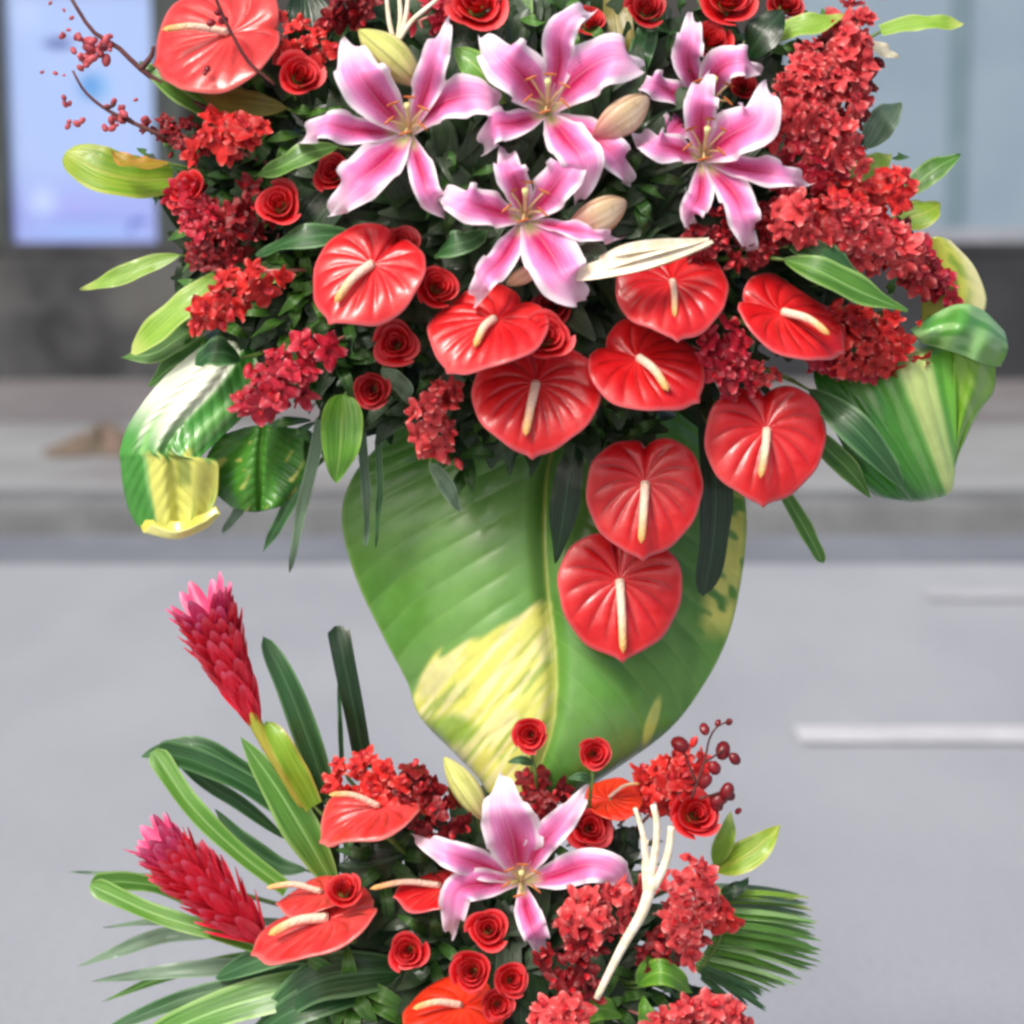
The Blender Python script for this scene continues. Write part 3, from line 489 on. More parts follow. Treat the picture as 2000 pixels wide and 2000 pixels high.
rowsC = [[(840, 770, -.01), (950, 750, .0), (1050, 750, -.01), (1200, 745, .0), (1380, 770, -.01)],
         [(760, 850, 0), (930, 840, .01), (1060, 845, .0), (1220, 840, .01), (1420, 850, 0)],
         [(690, 930, 0), (870, 930, .01), (1063, 935, .0), (1260, 930, .01), (1445, 930, 0)],
         [(668, 1015, 0), (860, 1040, .015), (1070, 1060, .01), (1270, 1040, .015), (1458, 1010, 0)],
         [(694, 1125, 0), (870, 1160, .015), (1074, 1190, .01), (1280, 1160, .015), (1450, 1115, 0)],
         [(745, 1235, 0), (890, 1270, .015), (1062, 1300, .01), (1250, 1290, .015), (1424, 1235, 0)],
         [(795, 1330, .0), (900, 1380, .01), (1018, 1400, .01), (1210, 1400, .01), (1375, 1335, 0)],
         [(825, 1405, .0), (890, 1450, .0), (985, 1480, .0), (1170, 1490, .0), (1300, 1430, 0)],
         [(925, 1505, -.01), (935, 1520, -.01), (975, 1560, -.01), (1090, 1560, -.01), (1160, 1530, -.01)]]
rowsC = [[(x, y, o-.03+.085*max(0, (y-850)/700)**1.1) for x, y, o in r] for r in rowsC]
add_patch(tC, 'blade', rowsC, 210, 221, dzC, pigC)
part('petiole', MB().tube(cr([P(1060, 852, -.03), P(1050, 760, -.03), P(1020, 600, -.08)], 10), .004, 8).mesh('petiole', STEM, np.array(tC.location)), tC)
# folded leaf beside the grey wall
def pigL(U, V, X, Y):
    st = vnoise(U*9, V*2, 1., 3); c = mixc(np.broadcast_to(np.array(L(80, 158, 64)), X.shape+(3,)), np.array(L(136, 196, 112)), sst(st, .4, .7))
    f = sst(-U*1.0+.1+(.5*(st-.5)), -.2, .2)*sst(Y+60*(vnoise(U*7, V*2, 1., 12)-.5), 880, 780); c = mixc(c, CRE, f*.95)
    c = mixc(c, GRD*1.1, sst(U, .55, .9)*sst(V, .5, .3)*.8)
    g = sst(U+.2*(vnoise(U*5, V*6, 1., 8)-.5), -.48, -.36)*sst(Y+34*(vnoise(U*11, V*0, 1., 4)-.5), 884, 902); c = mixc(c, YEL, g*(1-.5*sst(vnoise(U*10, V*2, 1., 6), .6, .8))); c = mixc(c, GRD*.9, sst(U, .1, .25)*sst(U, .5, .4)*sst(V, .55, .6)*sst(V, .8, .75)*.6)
    return c
tL = thing('variegated_leaf', 'white streaked green leaf folded over with a curled yellow end', 'leaf', P(450, 700, 0), 'big variegated leaves')
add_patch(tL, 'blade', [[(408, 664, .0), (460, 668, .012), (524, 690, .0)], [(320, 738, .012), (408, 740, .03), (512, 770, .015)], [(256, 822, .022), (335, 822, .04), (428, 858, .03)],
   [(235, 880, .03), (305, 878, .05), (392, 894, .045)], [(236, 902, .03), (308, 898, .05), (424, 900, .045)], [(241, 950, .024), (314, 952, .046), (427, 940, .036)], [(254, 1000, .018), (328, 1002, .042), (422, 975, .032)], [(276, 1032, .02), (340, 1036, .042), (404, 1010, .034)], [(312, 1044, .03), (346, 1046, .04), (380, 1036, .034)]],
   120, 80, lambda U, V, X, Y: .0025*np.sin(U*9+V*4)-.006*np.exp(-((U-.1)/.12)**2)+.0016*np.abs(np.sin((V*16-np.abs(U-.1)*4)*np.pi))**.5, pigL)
add_patch(tL, 'curled_tip', [[(272, 1012, .022), (338, 1018, .044), (396, 1004, .038), (422, 988, .034)], [(280, 1040, .03), (342, 1052, .056), (400, 1032, .048), (430, 1004, .04)], [(296, 1024, .045), (346, 1038, .068), (396, 1020, .06), (422, 1002, .046)]], 16, 40, lambda U, V, X, Y: U*0, lambda U, V, X, Y: mixc(np.broadcast_to(np.array(L(218, 214, 92)), X.shape+(3,)), np.array(L(236, 234, 150)), sst(V, .3, .8)))
def pigR0(U, V, X, Y):
    c = mixc(np.broadcast_to(np.array(L(78, 148, 46)), X.shape+(3,)), np.array(L(50, 108, 34)), sst(vnoise(X, Y, 40, 1), .4, .8)); c = mixc(c, np.array(L(130, 180, 80)), sst(np.abs(U), .04, .01)*.7); c = mixc(c, np.array(L(120, 170, 70)), sst(np.abs(np.sin((V*9-np.abs(U)*3)*np.pi)), .2, .04)*.4); c = mixc(c, YEL*.8, sst(vnoise(X+3*Y*.2, Y, 18, 7), .78, .9)*.8); return c
t0 = thing('variegated_leaf', 'rounded green leaf with small yellow flecks below the crimson orchid spray', 'leaf', P(500, 860, 0), 'big variegated leaves')
add_patch(t0, 'blade', [[(430, 850, 0), (510, 830, .01), (600, 840, 0)], [(402, 900, .0), (505, 890, .008), (614, 895, -.01)], [(415, 955, 0), (500, 955, .01), (598, 948, -.008)], [(452, 990, 0), (500, 1000, .006), (560, 985, 0)]], 70, 70, lambda U, V, X, Y: .004*np.sin(U*6+V*5)-.008*np.exp(-(U/.06)**2)+.0014*np.abs(np.sin((V*9-np.abs(U)*3)*np.pi))**.5, pigR0)
# folded leaf by the glass
def fan(X, Y): return (X-1910)/(1128-Y)
def pigM(U, V, X, Y):
    t = fan(X, Y); st = vnoise(t*26, Y*.008, 1., 5); c = mixc(np.broadcast_to(np.array(L(56, 132, 40)), X.shape+(3,)), np.array(L(104, 186, 76)), sst(t+.3*(st-.5), -.75, -.42))
    c = mixc(c, np.array(L(214, 236, 150)), sst(np.abs(t+.31+.06*(st-.5)), .12, .04)*.95); c = mixc(c, np.array(L(130, 200, 66)), sst(t, -.22, -.14)*.8)
    c = mixc(c, np.array(L(44, 100, 36)), sst(st, .6, .85)*.55*sst(t, -.3, -.45)); c = mixc(c, np.array(L(160, 214, 128)), sst(st, .4, .2)*.5*sst(t, -.36, -.5)*sst(t, -.85, -.7)); return c
def pigF(U, V, X, Y): c = mixc(np.broadcast_to(np.array(L(150, 202, 128)), X.shape+(3,)), np.array(L(92, 164, 70)), sst(vnoise(U*3, V*7, 1., 2), .4, .8)); return mixc(c, np.array(L(112, 176, 44)), sst(U, .3, .6)*sst(V, .55, .7))  # pale sheen of the fold painted into its green
tR = thing('variegated_leaf', 'broad pale and green striped leaf folded down beside the dark base wall', 'leaf', P(1750, 720, 0), 'big variegated leaves')
add_patch(tR, 'blade', [[(1600, 690, -.03), (1730, 670, -.02), (1868, 650, -.01)], [(1590, 735, .01), (1720, 715, .035), (1868, 672, .03)], [(1612, 800, .02), (1730, 790, .05), (1868, 750, .035)], [(1645, 870, .02), (1745, 870, .05), (1868, 850, .03)], [(1680, 930, .02), (1765, 935, .04), (1864, 920, .02)], [(1702, 962, .01), (1780, 972, .025), (1859, 955, .01)], [(1722, 972, .0), (1788, 980, .005), (1846, 968, .0)]],
   90, 90, lambda U, V, X, Y: .006*np.sin(fan(X, Y)*15)+.002*np.abs(np.sin(fan(X, Y)*36)), pigM)
add_patch(tR, 'folded_margin', [[(1778, 644, .03), (1860, 597, .05), (1915, 604, .04), (1962, 648, .0)], [(1786, 654, .05), (1862, 640, .075), (1915, 655, .065), (1968, 682, .02)], [(1802, 670, .045), (1872, 691, .06), (1925, 713, .05), (1954, 716, .015)]], 40, 50, lambda U, V, X, Y: .004*np.sin(U*9+V*5), pigF)
def pigU(U, V, X, Y): return mixc(np.broadcast_to(np.array(L(128, 186, 52)), X.shape+(3,)), np.array(L(156, 204, 84)), sst(vnoise(U*2, V*8-U*2, 1., 3), .4, .8))
add_patch(tR, 'leaf_underside', [[(1860, 684, .03), (1900, 702, .035), (1944, 716, .01)], [(1862, 750, .03), (1902, 764, .03), (1940, 764, .0)], [(1864, 825, .026), (1886, 824, .02), (1910, 808, .0)], [(1862, 910, .02), (1866, 905, .015), (1872, 885, .005)]], 36, 24, lambda U, V, X, Y: .003*np.sin(U*6+V*7), pigU)
def pigY(U, V, X, Y): return mixc(mixc(np.broadcast_to(np.array(L(196, 204, 84)), X.shape+(3,)), np.array(L(120, 160, 50)), sst(vnoise(U*3+V*2, V*12-U*3, 1., 4), .55, .8)*.8), np.array(L(232, 230, 172)), sst(U, .2, .85))
t1 = thing('variegated_leaf', 'yellow edged rounded leaf behind the end of the orchid cascade', 'leaf', P(1850, 560, -.02), 'big variegated leaves')
add_patch(t1, 'blade', [[(1800, 470, 0), (1830, 462, .005), (1856, 470, 0)], [(1800, 520, .0), (1855, 500, .006), (1902, 520, 0)], [(1800, 580, 0), (1860, 560, .008), (1926, 580, 0)], [(1800, 625, 0), (1860, 615, .01), (1920, 618, 0)]], 30, 24, lambda U, V, X, Y: U*0, pigY)
# ------------------------------------------------------------------ lilies
def bend3(p, dzs, o): return cr([P(x, y, o+d) for (x, y), d in zip(p, dzs)], 30)
def prof_lily(v, blunt=0.): return np.clip(np.sin(np.pi*np.clip(v*.93+.07, 0, 1)**(1.05))**.85*(1-.25*sst(v, .35, .0)), .02, 1)
def lily(c, petals, label, o=None, stam=(0, .25, 1), slen=.05, open_=.035):
    o = (mo(*c) if o is None else o); b = P(c[0], c[1], o-.05)
    t = thing('lily', label, 'flower', b, 'pink lilies'); C0 = P(c[0], c[1], o-open_)
    for i, q in enumerate(petals):
        tip, wp, via, kz = q[0], q[1], q[2] if len(q) > 2 and q[2] else None, q[3] if len(q) > 3 else 0.
        if via is None: via = [(c[0]+(tip[0]-c[0])*.5, c[1]+(tip[1]-c[1])*.5)]
        chain = [c]+[tuple(p) for p in via]+[tip]; n = len(chain)
        s = np.linspace(0, 1, n); dz = -open_+(open_+.022)*np.sin(np.clip(s/.72, 0, 1)*np.pi/2)-.042*sst(s, .66, 1.)+kz*s
        cc = bend3(chain, dz, o); v = np.linspace(0, 1, 30); wd = wp*PX*prof_lily(v)*.95
        side = nrm(np.cross(nrm(cc[-1]-cc[0]), CZ)); f = cam2w((0, .18, 1))
        g = ribbon(cc, wd, f, 11, 0., .0058, 3.2+.8*random.random(), random.random()*6, .0)
        u = np.linspace(-1, 1, 11)
        N = f; cup = (.20*np.cos(np.pi*v*.9))[:, None]*(u*u)[None]*wd[:, None]; rib = -.0018*np.exp(-(u/.16)**2)
        g = g+(cup+rib[None])[..., None]*N
        part('petal', MB().grid(g).mesh('petal', LILY, b), t)
    sd_ = cam2w(stam)
    for k in range(6):
        a = k*math.pi/3+.4; dirv = nrm(sd_+.38*(math.cos(a)*CX+math.sin(a)*CY)); e = C0+dirv*slen*(.9+.2*random.random())
        p = part('stamen', MB().tube(cr([C0, C0+(sd_*.5+dirv*.5)*slen*.55, e], 8), .0009, 6).mesh('stamen', FIL, b), t)
        ax = nrm(np.cross(dirv, CZ)+.3*CX); part('anther', MB().tube([e-ax*.006, e-ax*.003, e+ax*.003, e+ax*.006], [.0005, .0012, .0012, .0005], 6).mesh('anther', ANTH, b), p)
    part('pistil', MB().tube(cr([C0, C0+sd_*slen*.6, C0+sd_*slen*1.2+CY*.004], 8), [.0016]*6+[.002, .003], 8).mesh('pistil', FIL, b), t)
    F = FU if c[1] < 1330 else FL; part('stem', MB().tube(cr([C0, C0-CZ*.03, C0*.6+F*.4-CZ*.02], 8), [.007, .005, .004, .0035, .003, .003, .003, .003], 8).mesh('stem', STEM, b), t)
lily((800, 262), [((676, 74), 98, [(745, 200), (700, 140)], -.01), ((878, 38), 58, [(832, 175), (852, 105)], .0), ((984, 222), 82, [(850, 208), (915, 186), (960, 196)], .0),
   ((878, 430), 52, [(822, 330), (838, 380)], .0), ((645, 420), 92, [(745, 315), (690, 360)], .015), ((584, 280), 60, [(700, 255), (630, 245)], -.01)], 'widest pink lily, at the edge next to the green bud', slen=.045)
lily((1068, 222), [((938, 74), 104, [(1030, 160), (985, 112)], .0), ((1160, 24), 60, [(1090, 130), (1092, 70), (1120, 28)], -.005), ((1252, 132), 104, [(1120, 160), (1180, 118), (1225, 114)], .0),
   ((1234, 366), 60, [(1150, 260), (1205, 305)], -.02), ((1126, 396), 84, [(1105, 270), (1140, 320)], .015), ((944, 300), 62, [(1010, 240), (965, 248)], -.01)], 'topmost pink lily with one petal curled over at its tip', slen=.05)
lily((1385, 215), [((1352, 22), 60, [(1345, 130), (1348, 75)], .0), ((1486, 142), 72, [(1400, 140), (1450, 118)], .0), ((1240, 172), 56, [(1310, 180), (1270, 160)], .0), ((1290, 300), 62, [(1330, 240), (1305, 270)], 0), ((1450, 280), 60, [(1420, 240)], -.01)],
   'pale pink lily half hidden behind another lily beside the orchid cascade', o=.07)
lily((1371, 312), [((1385, 143), 66, [(1368, 240), (1372, 190)], .0), ((1497, 160), 100, [(1420, 270), (1482, 230)], .02), ((1584, 360), 56, [(1460, 330), (1530, 340)], .0), ((1468, 500), 66, [(1432, 375), (1455, 430)], .01), ((1348, 450), 52, [(1368, 380), (1352, 410)], .0), ((1236, 258), 64, [(1320, 290), (1278, 280)], .0)],
   'pink lily with a long pale drooping petal in front of the orchid cascade', slen=.05)
lily((1025, 430), [((984, 288), 60, [(1012, 370), (995, 330)], -.015), ((1132, 296), 78, [(1070, 380), (1108, 330)], -.005), ((1214, 466), 32, [(1100, 444), (1160, 458)], .0), ((1146, 586), 108, [(1070, 490), (1105, 545)], .015), ((926, 598), 56, [(985, 500), (945, 545)], .015), ((852, 374), 76, [(960, 410), (905, 392)], .0)],
   'lowest pink lily of the upper tier, right above the cream palm blade', o=.155, slen=.05)
lily((1018, 1722), [((980, 1512), 116, [(1005, 1640), (985, 1575)], .01), ((1150, 1534), 60, [(1055, 1650), (1110, 1590)], .0), ((1230, 1752), 70, [(1080, 1710), (1150, 1690), (1205, 1705)], .0), ((1062, 1862), 56, [(1030, 1780), (1045, 1820)], .01), ((882, 1830), 66, [(960, 1725), (900, 1735), (884, 1780)], .01), ((804, 1630), 62, [(940, 1690), (870, 1665)], .0)],
   'only pink lily of the lower tier', slen=.045)
def lbud(a, b_, w_, label, mat, o):
    A, B = P(*a, o), P(*b_, o+.01); n = 18; v = np.linspace(0, 1, n); pth = A[None]*(1-v[:, None])+B[None]*v[:, None]+CZ*.01*np.sin(np.pi*v)[:, None]
    r = w_*PX*.5*np.clip(np.sin(np.pi*np.clip(v*.96+.02, 0, 1))**.75, .05, 1); t = thing('lily_bud', label, 'flower bud', A, 'closed lily buds')
    part('bud', MB().tube(pth, r, 18, lobes=3).mesh('bud', mat, A), t); F = FU if a[1] < 1330 else FL
    part('stem', MB().tube(cr([B, B*.7+A*.3-CZ*.02, B*.5+F*.5], 6), .0025, 6).mesh('stem', STEM, A), t)
lbud((702, 60), (822, 168), 66, 'fat yellow green lily bud tucked behind the widest lily', BUD, .10)
lbud((1266, 192), (1160, 268), 62, 'cream blush lily bud between two upper pink lilies', BUDP, .13)
lbud((1222, 395), (1110, 452), 62, 'rounded blush lily bud beside the lowest upper lily', BUDP, .135)
lbud((868, 1480), (952, 1605), 52, 'slim yellow lily bud behind the lily of the lower tier', BUD, .09)
lbud((990, 556), (1060, 520), 30, 'small pinkish bud under the lowest upper lily', BUDP, .12)
# ------------------------------------------------------------------ anthuriums
TH = np.array([0, 4, 10, 24, 45, 60, 75, 90, 110, 130, 150, 165, 174, 180]); RR = np.array([.672, .636, .622, .606, .59, .575, .56, .545, .52, .485, .45, .42, .39, .35])
def spathe_mesh(seed, flat=1.):
    ns, nr = 151, 17; kv = 0; th = np.linspace(-math.pi, math.pi, ns); rb = np.interp(np.abs(np.degrees(th)), TH, RR); r_ = random.Random(seed); p1, p2 = r_.random()*6, r_.random()*6; kv, kc = r_.uniform(5.8, 7.6), r_.uniform(3.2, 5.2); rb = rb*(1+.022*np.sin(2*th+p2)+.02*np.sin(3*th+p1)+.008*np.sin(11*th+p2)); gv = np.zeros((nr+2, ns, 3)); sad = r_.uniform(-.12, .16)
    g = np.zeros((nr+2, ns, 3)); A = np.abs(th)
    for j in range(nr):
        f = (j/(nr-1))**.85; r = rb*f; back = (1-np.cos(th))/2
        z = .10*(r/.5)**2*back*flat-.07*(r/.6)**2*(1-back)-.05*f**6+.02*np.sin(3*th+p1)*f**2+.012*np.sin(5*th+p2)*f**3
        ph = A*kv+f*kc*np.sin(A)+.25*np.sin(th*2+p1)+.3; gv[j, :, 0] = sst(np.abs(np.sin(ph)), .42, .05); z = z+.030*(np.abs(np.sin(ph))**.5-.5)*np.clip(f*1.6, 0, 1)*np.clip((1-f)*3, 0, 1)-.05*np.exp(-((math.pi-A)/.13)**2)*f
        z = z-.03*np.exp(-(th/.09)**2)*f*(1-f)*2
        z = z+sad*(np.sin(th)*r)**2+.03*np.sin(4*th+p2)*f**4; g[j] = np.stack([np.sin(th)*r, -np.cos(th)*r, z], -1)
    for k, (sc, dzv) in enumerate(((.995, -.012), (.93, -.022))): g[nr+k] = g[nr-1]*[sc, sc, 1]+[0, 0, dzv]
    return g, gv.reshape(-1, 3)
SG = [spathe_mesh(s) for s in range(10)]
def rot3(tip, n):                                    # local +Z -> n, local -Y -> tip direction on the picture
    n = cam2w(n); tp = cam2w((tip[0], -tip[1], 0)) ; y = -nrm(tp-n*(tp @ n)); x = np.cross(y, n); return np.stack([x, y, n], 1)
def anth(sb, st, size, n, label, o=None, mat=SPA, tip=None, spx=11, dspx=.03, ln=1., flat=1.):
    oo = (mo(*sb) if o is None else o); b = P(*sb, oo); tip = tip or (st[0]-sb[0], st[1]-sb[1]); R3 = rot3(tip, n); sc = size*PX/1.13
    t = thing('anthurium', label, 'flower', b, 'red anthuriums'); g, gv = SG[random.randrange(10)]; g = g*[1, ln, flat]*sc; g = g @ R3.T+b
    mb = MB(); mb.grid(g); part('spathe', mb.mesh('spathe', mat, b, True, gv), t)
    S0 = b+cam2w(n)*.002; S1 = P(*st, oo+dspx); nn = 14; v = np.linspace(0, 1, nn)
    r = .74*spx*PX*np.sqrt(np.clip(1-np.clip((v-.86)/.14, 0, 1)**2, .01, 1))*(1-.2*v); part('spadix', MB().tube(cr([S0, S0*.5+S1*.5+cam2w(n)*.006, S1], nn), r, 14).mesh('spadix', SPX, b), t)
    F = FU if sb[1] < 1330 else FL; part('stem', MB().tube(cr([b, b-cam2w(n)*.025, b*.55+F*.45-CZ*.03], 8), .0028, 8).mesh('stem', STEM, b), t)
anth((446, 66), (316, 58), 272, (-.15, .52, .85), 'large coral anthurium near the blue poster with its spadix lying level', .07, SPB, (-1, .12), 10, .02)
anth((727, 518), (654, 592), 222, (-.12, .56, .82), 'tilted glossy anthurium below the widest lily', .15, SPA, (-.45, .9), 12)
anth((965, 626), (927, 678), 225, (-.1, .72, .68), 'anthurium with a short spadix squeezed under the lowest upper lily', .16, SPA, (-.5, .87), 11)
anth((1047, 750), (1026, 852), 236, (0, .42, .9), 'anthurium overlapped by the short spadix one, mouth pointing straight down', .135, SPA, (-.05, 1), 12)
anth((1248, 702), (1305, 764), 226, (.05, .64, .76), 'anthurium whose spadix slants across, above the pair of hanging ones', .13, SPA, (.75, .65), 12)
anth((1313, 552), (1318, 620), 212, (.05, .66, .75), 'anthurium close under the cream palm blade', .135, SPA, (0, 1), 9)
anth((1528, 612), (1620, 654), 190, (.25, .6, .75), 'pointed anthurium tilted towards the lower orchid spray', .125, SPA, (.93, .42), 11, ln=1.22)
anth((1497, 840), (1485, 934), 236, (.1, .22, .97), 'round veined anthurium hanging alone nearest the broad folded leaf', .10, SPA, (-.05, 1), 11)
anth((1210, 1134), (1217, 1276), 252, (.03, .2, .97), 'lowest hanging anthurium in front of the huge drooping leaf', .055, SPA, (.03, 1), 12)
anth((1260, 944), (1252, 1062), 226, (0, .2, .97), 'hanging anthurium overlapping the lowest one', .085, SPA, (-.03, 1), 12, ln=1.06)
anth((740, 1578), (642, 1552), 215, (-.1, .93, .4), 'coral anthurium seen nearly edge-on below a dark red orchid cluster', .10, SPB, (-.85, .5), 9, .015, flat=1.4)
anth((640, 1795), (524, 1826), 215, (-.25, .9, .42), 'long coral anthurium lying flat with a thick cream spadix', .105, SPB, (-.9, .42), 14, .02, ln=1.25)
anth((628, 1745), (520, 1734), 150, (-.1, .95, .35), 'small anthurium spread flat behind the long coral one', .075, SPB, (-1, .1), 9, .01)
anth((860, 1733), (722, 1736), 150, (0, .93, .38), 'anthurium seen edge-on with a spadix level above it, by the lower lily', .10, SPA, (-.95, .35), 9, .012)
anth((900, 1966), (806, 1970), 200, (0, .85, .5), 'orange red anthurium at the bottom edge below the rose cluster', .15, SPO, (-.6, .7), 10, .02)
anth((1190, 1560), (1250, 1530), 120, (-.1, .8, .6), 'small orange red anthurium behind the forked cream branch', .07, SPO, (.9, -.4), 5, .0)
# ------------------------------------------------------------------ roses
def rose_petals(seed):
    r_ = random.Random(seed); out = []; og = r_.choice((.55, .8, 1., 1.25))
    for n, r0, h, op, span in ((2, .08, .72, .02, 2.3), (3, .20, .74, .07, 1.5), (4, .36, .72, .16, 1.15), (5, .56, .62, .30, .92), (5, .80, .44, .46, .86)):
        a0 = r_.random()*6; op = op*og
        for k in range(n):
            a = a0+2*math.pi*k/n+r_.uniform(-.12, .12); nu, nv = 9, 8; g = np.zeros((nv, nu, 3)); hh = h*r_.uniform(.86, 1.1); r1 = r0*r_.uniform(.9, 1.1); tw = r_.uniform(-.1, .1)*r0; pt = r_.uniform(.0, .25)
            for j in range(nv):
                v = j/(nv-1)
                for i in range(nu):
                    u = -1+2*i/(nu-1); ang = a+u*span*(.45+.55*v**.5); rr = r1*(.3+.7*v**.7)*(1+.09*u)+op*(.42+.2*math.sin(2.2*u+a*3))*v**4*(1-.4*u*u)+tw*u*v
                    z = -.25+(hh+.25)*v-(.12+pt)*u*u*v*hh-op*.45*max(0, v-.72)**1.5*6*(1-.3*u*u)*.5+.02*math.sin(3*u+a); g[j, i] = (rr*math.cos(ang), rr*math.sin(ang), z)
            out.append(g)
    return out
RP = []
for s in range(7):
    RP.append([MB().grid(g) for g in rose_petals(s+3)])
RPM = {m.name: [[mb.mesh('rose_petal', m) for mb in v] for v in RP] for m in (ROSE, ROSD)}
CAL = MB().tube([(0, 0, -.75), (0, 0, -.45), (0, 0, -.2), (0, 0, -.05)], [.08, .16, .3, .22], 10).mesh('calyx', STEM)
RSTEM = MB().tube([(0, 0, -.6), (0, 0, -1.4), (.2, .1, -2.4)], .06, 8).mesh('rose_stem', STEM)
def m4(R3, loc, s=1.): m = Matrix([[*(R3[i]*s), loc[i]] for i in range(3)]+[[0, 0, 0, 1]]); return m
def frame(n, spin):
    n = nrm(np.asarray(n, float)); a = np.cross(n, [.3, .2, .93] if abs(n[2]) < .9 else [1, 0, 0]); x = nrm(a); y = np.cross(n, x); c, s = math.cos(spin), math.sin(spin); return np.stack([x*c+y*s, -x*s+y*c, n], 1)
def rose(x, y, d, label, n=(0, .25, 1), do=0., mat=ROSE, stalk=None):
    loc = P(x, y, mo(x, y)+do); t = thing('rose', label, 'flower', loc, 'red roses'); t.matrix_world = m4(frame(cam2w(n), random.random()*6), loc, d*PX*.5*.92)
    for me in RPM[mat.name][random.randrange(7)]: part('petal', me, t)
    part('calyx', CAL, t)
    if stalk is None: part('stem', RSTEM, t)
    else:
        mi = t.matrix_world.inverted(); pth = [mi @ Vector(p) for p in cr([loc-cam2w(n)*d*PX*.2, P(x+stalk[0]*.2, y+d*.5, mo(x, y)+do-.008), P(x+stalk[0]*.7, y+stalk[1]*.6, mo(x, y)+do-.01), P(x+stalk[0], y+stalk[1], mo(x, y)+do-.05)], 12)]
        part('stem', MB().tube([tuple(p) for p in pth], .11, 8).mesh('stem', STEM), t)
        part('bract_leaf', MB().grid(ribbon(np.array([tuple(mi @ Vector(p)) for p in cr([P(x+stalk[0]*.4, y+d*.7, mo(x, y)+do-.006), P(x+stalk[0]*.4-d*.3, y+d*.6, mo(x, y)+do+.004), P(x+stalk[0]*.4-d*.62, y+d*.66, mo(x, y)+do)], 8)]), .5*prof_lance(np.linspace(.04, .97, 8)), (0, .1, 1), 5, .2)).mesh('bract_leaf', DKG), t)
rose(583, 150, 96, 'red rose overlapping the large coral anthurium', (.25, .2, 1), .05)
rose(547, 402, 98, 'red rose alone in dark foliage beside the widest lily', (-.1, .2, 1), .0)
rose(655, 340, 86, 'red rose half hidden behind the lower petals of the widest lily', (-.3, .2, 1), -.03)
rose(853, 562, 92, 'red rose touching the tilted anthurium', (.2, .1, 1), -.01)
rose(774, 672, 92, 'small red rose directly below the tilted anthurium', (-.05, .05, 1), .0)
rose(728, 762, 82, 'dark red rose above the bright ovate leaf', (-.1, -.1, 1), .0, ROSD)
rose(1066, 662, 104, 'red rose wedged between two overlapping anthuriums', (.1, .2, 1), .03)
rose(932, 16, 120, 'big red rose at the frame top behind the widest lily', (0, .3, 1), .0)
rose(1262, 22, 86, 'dark red rose at the frame top above the cream blush bud', (0, .3, 1), .0, ROSD)
rose(1388, 84, 92, 'red rose behind the upright petal of the half hidden lily', (.1, .3, 1), -.02)
rose(1418, 4, 120, 'red rose cut by the frame above the half hidden lily', (0, .3, 1), .0)
rose(1532, 14, 84, 'dark red rose cut by the frame near the orchid cascade', (.1, .4, 1), .0, ROSD)
rose(1452, 172, 56, 'tiny dark rose showing inside a curled lily petal', (0, .2, 1), -.03, ROSD)
rose(1148, 44, 74, 'coral rose behind the curled tip of the topmost lily', (.2, .3, 1), -.03)
rose(372, 378, 100, 'bright red rose in profile under the yellow green leaf', (-.5, .4, .7), .02)
rose(1080, 600, 84, 'shaded red rose behind the lowest upper lily', (0, .2, 1), -.05, ROSD)
rose(785, 480, 84, 'dark red rose above the edge of the tilted anthurium', (.2, .5, 1), -.02, ROSD)
rose(1036, 1436, 80, 'red rose standing alone in front of the yellow splash', (-.1, .1, 1), .10, ROSE, (14, 130))
rose(1160, 1472, 74, 'red rose standing alone on the green half of the huge leaf', (.1, .1, 1), .10, ROSE, (-10, 130))
rose(1150, 1618, 96, 'red rose behind the raised petal of the lower lily', (.1, .2, 1), .0)
rose(954, 1816, 92, 'red rose framed by the curled petal of the lower lily', (0, .3, 1), .03)
rose(798, 1857, 88, 'single red rose between the long coral anthurium and rose cluster', (-.1, .1, 1), .0)
rose(922, 1898, 92, 'red rose in the cluster above the bottom anthurium', (-.1, .2, 1), .04)
rose(998, 1914, 78, 'smaller rose of the cluster, next to the dark gap', (.15, .2, 1), .03)
rose(972, 1962, 74, 'rose at the foot of the cluster touching the bottom anthurium', (.1, .1, 1), .04)
rose(1356, 1592, 116, 'large open red rose under the dark berry branch', (.1, .3, 1), .05)
rose(672, 1742, 82, 'rounded red rose between the flat anthuriums', (0, .6, 1), .03)
# ------------------------------------------------------------------ orchid sprays
def floret_mesh(seed):
    r_ = random.Random(seed); mb = MB(); 
    for k in range(5):
        a = math.pi/2+2*math.pi*k/5+r_.uniform(-.12, .12); wd = .31 if k in (0, 2, 3) else .42; ln = r_.uniform(.85, 1.05); d = np.array([math.cos(a), math.sin(a), 0]); s = np.array([-d[1], d[0], 0]); nv, nu = 6, 5; g = np.zeros((nv, nu, 3))
        cv = r_.uniform(-.45, .5)
        for j in range(nv):
            v = j/(nv-1); w_ = wd*max(.12, math.sin(math.pi*(v*.80+.15)))**.6
            for i in range(nu): u = -1+2*i/(nu-1); g[j, i] = d*(ln*v)+s*u*w_+np.array([0, 0, .12*v+cv*v*v-.22*u*u*w_+.09*math.sin(5*v+2*u+k)])
        mb.grid(g)
    return mb
FM = [floret_mesh(s) for s in range(9)]; FMM = {k: [mb.mesh('floret', m) for mb in FM] for k, m in ORC.items()}
lm = MB(); g = np.zeros((6, 5, 3))
for j in range(6):
    v = j/5
    for i in range(5): u = -1+i/2; g[j, i] = (u*.22*math.sin(math.pi*(v*.8+.15)), -.42*v, .1+.3*math.sin(v*2.2)+.12*u*u)
lm.grid(g); LIPM = lm.mesh('lip', LIP)
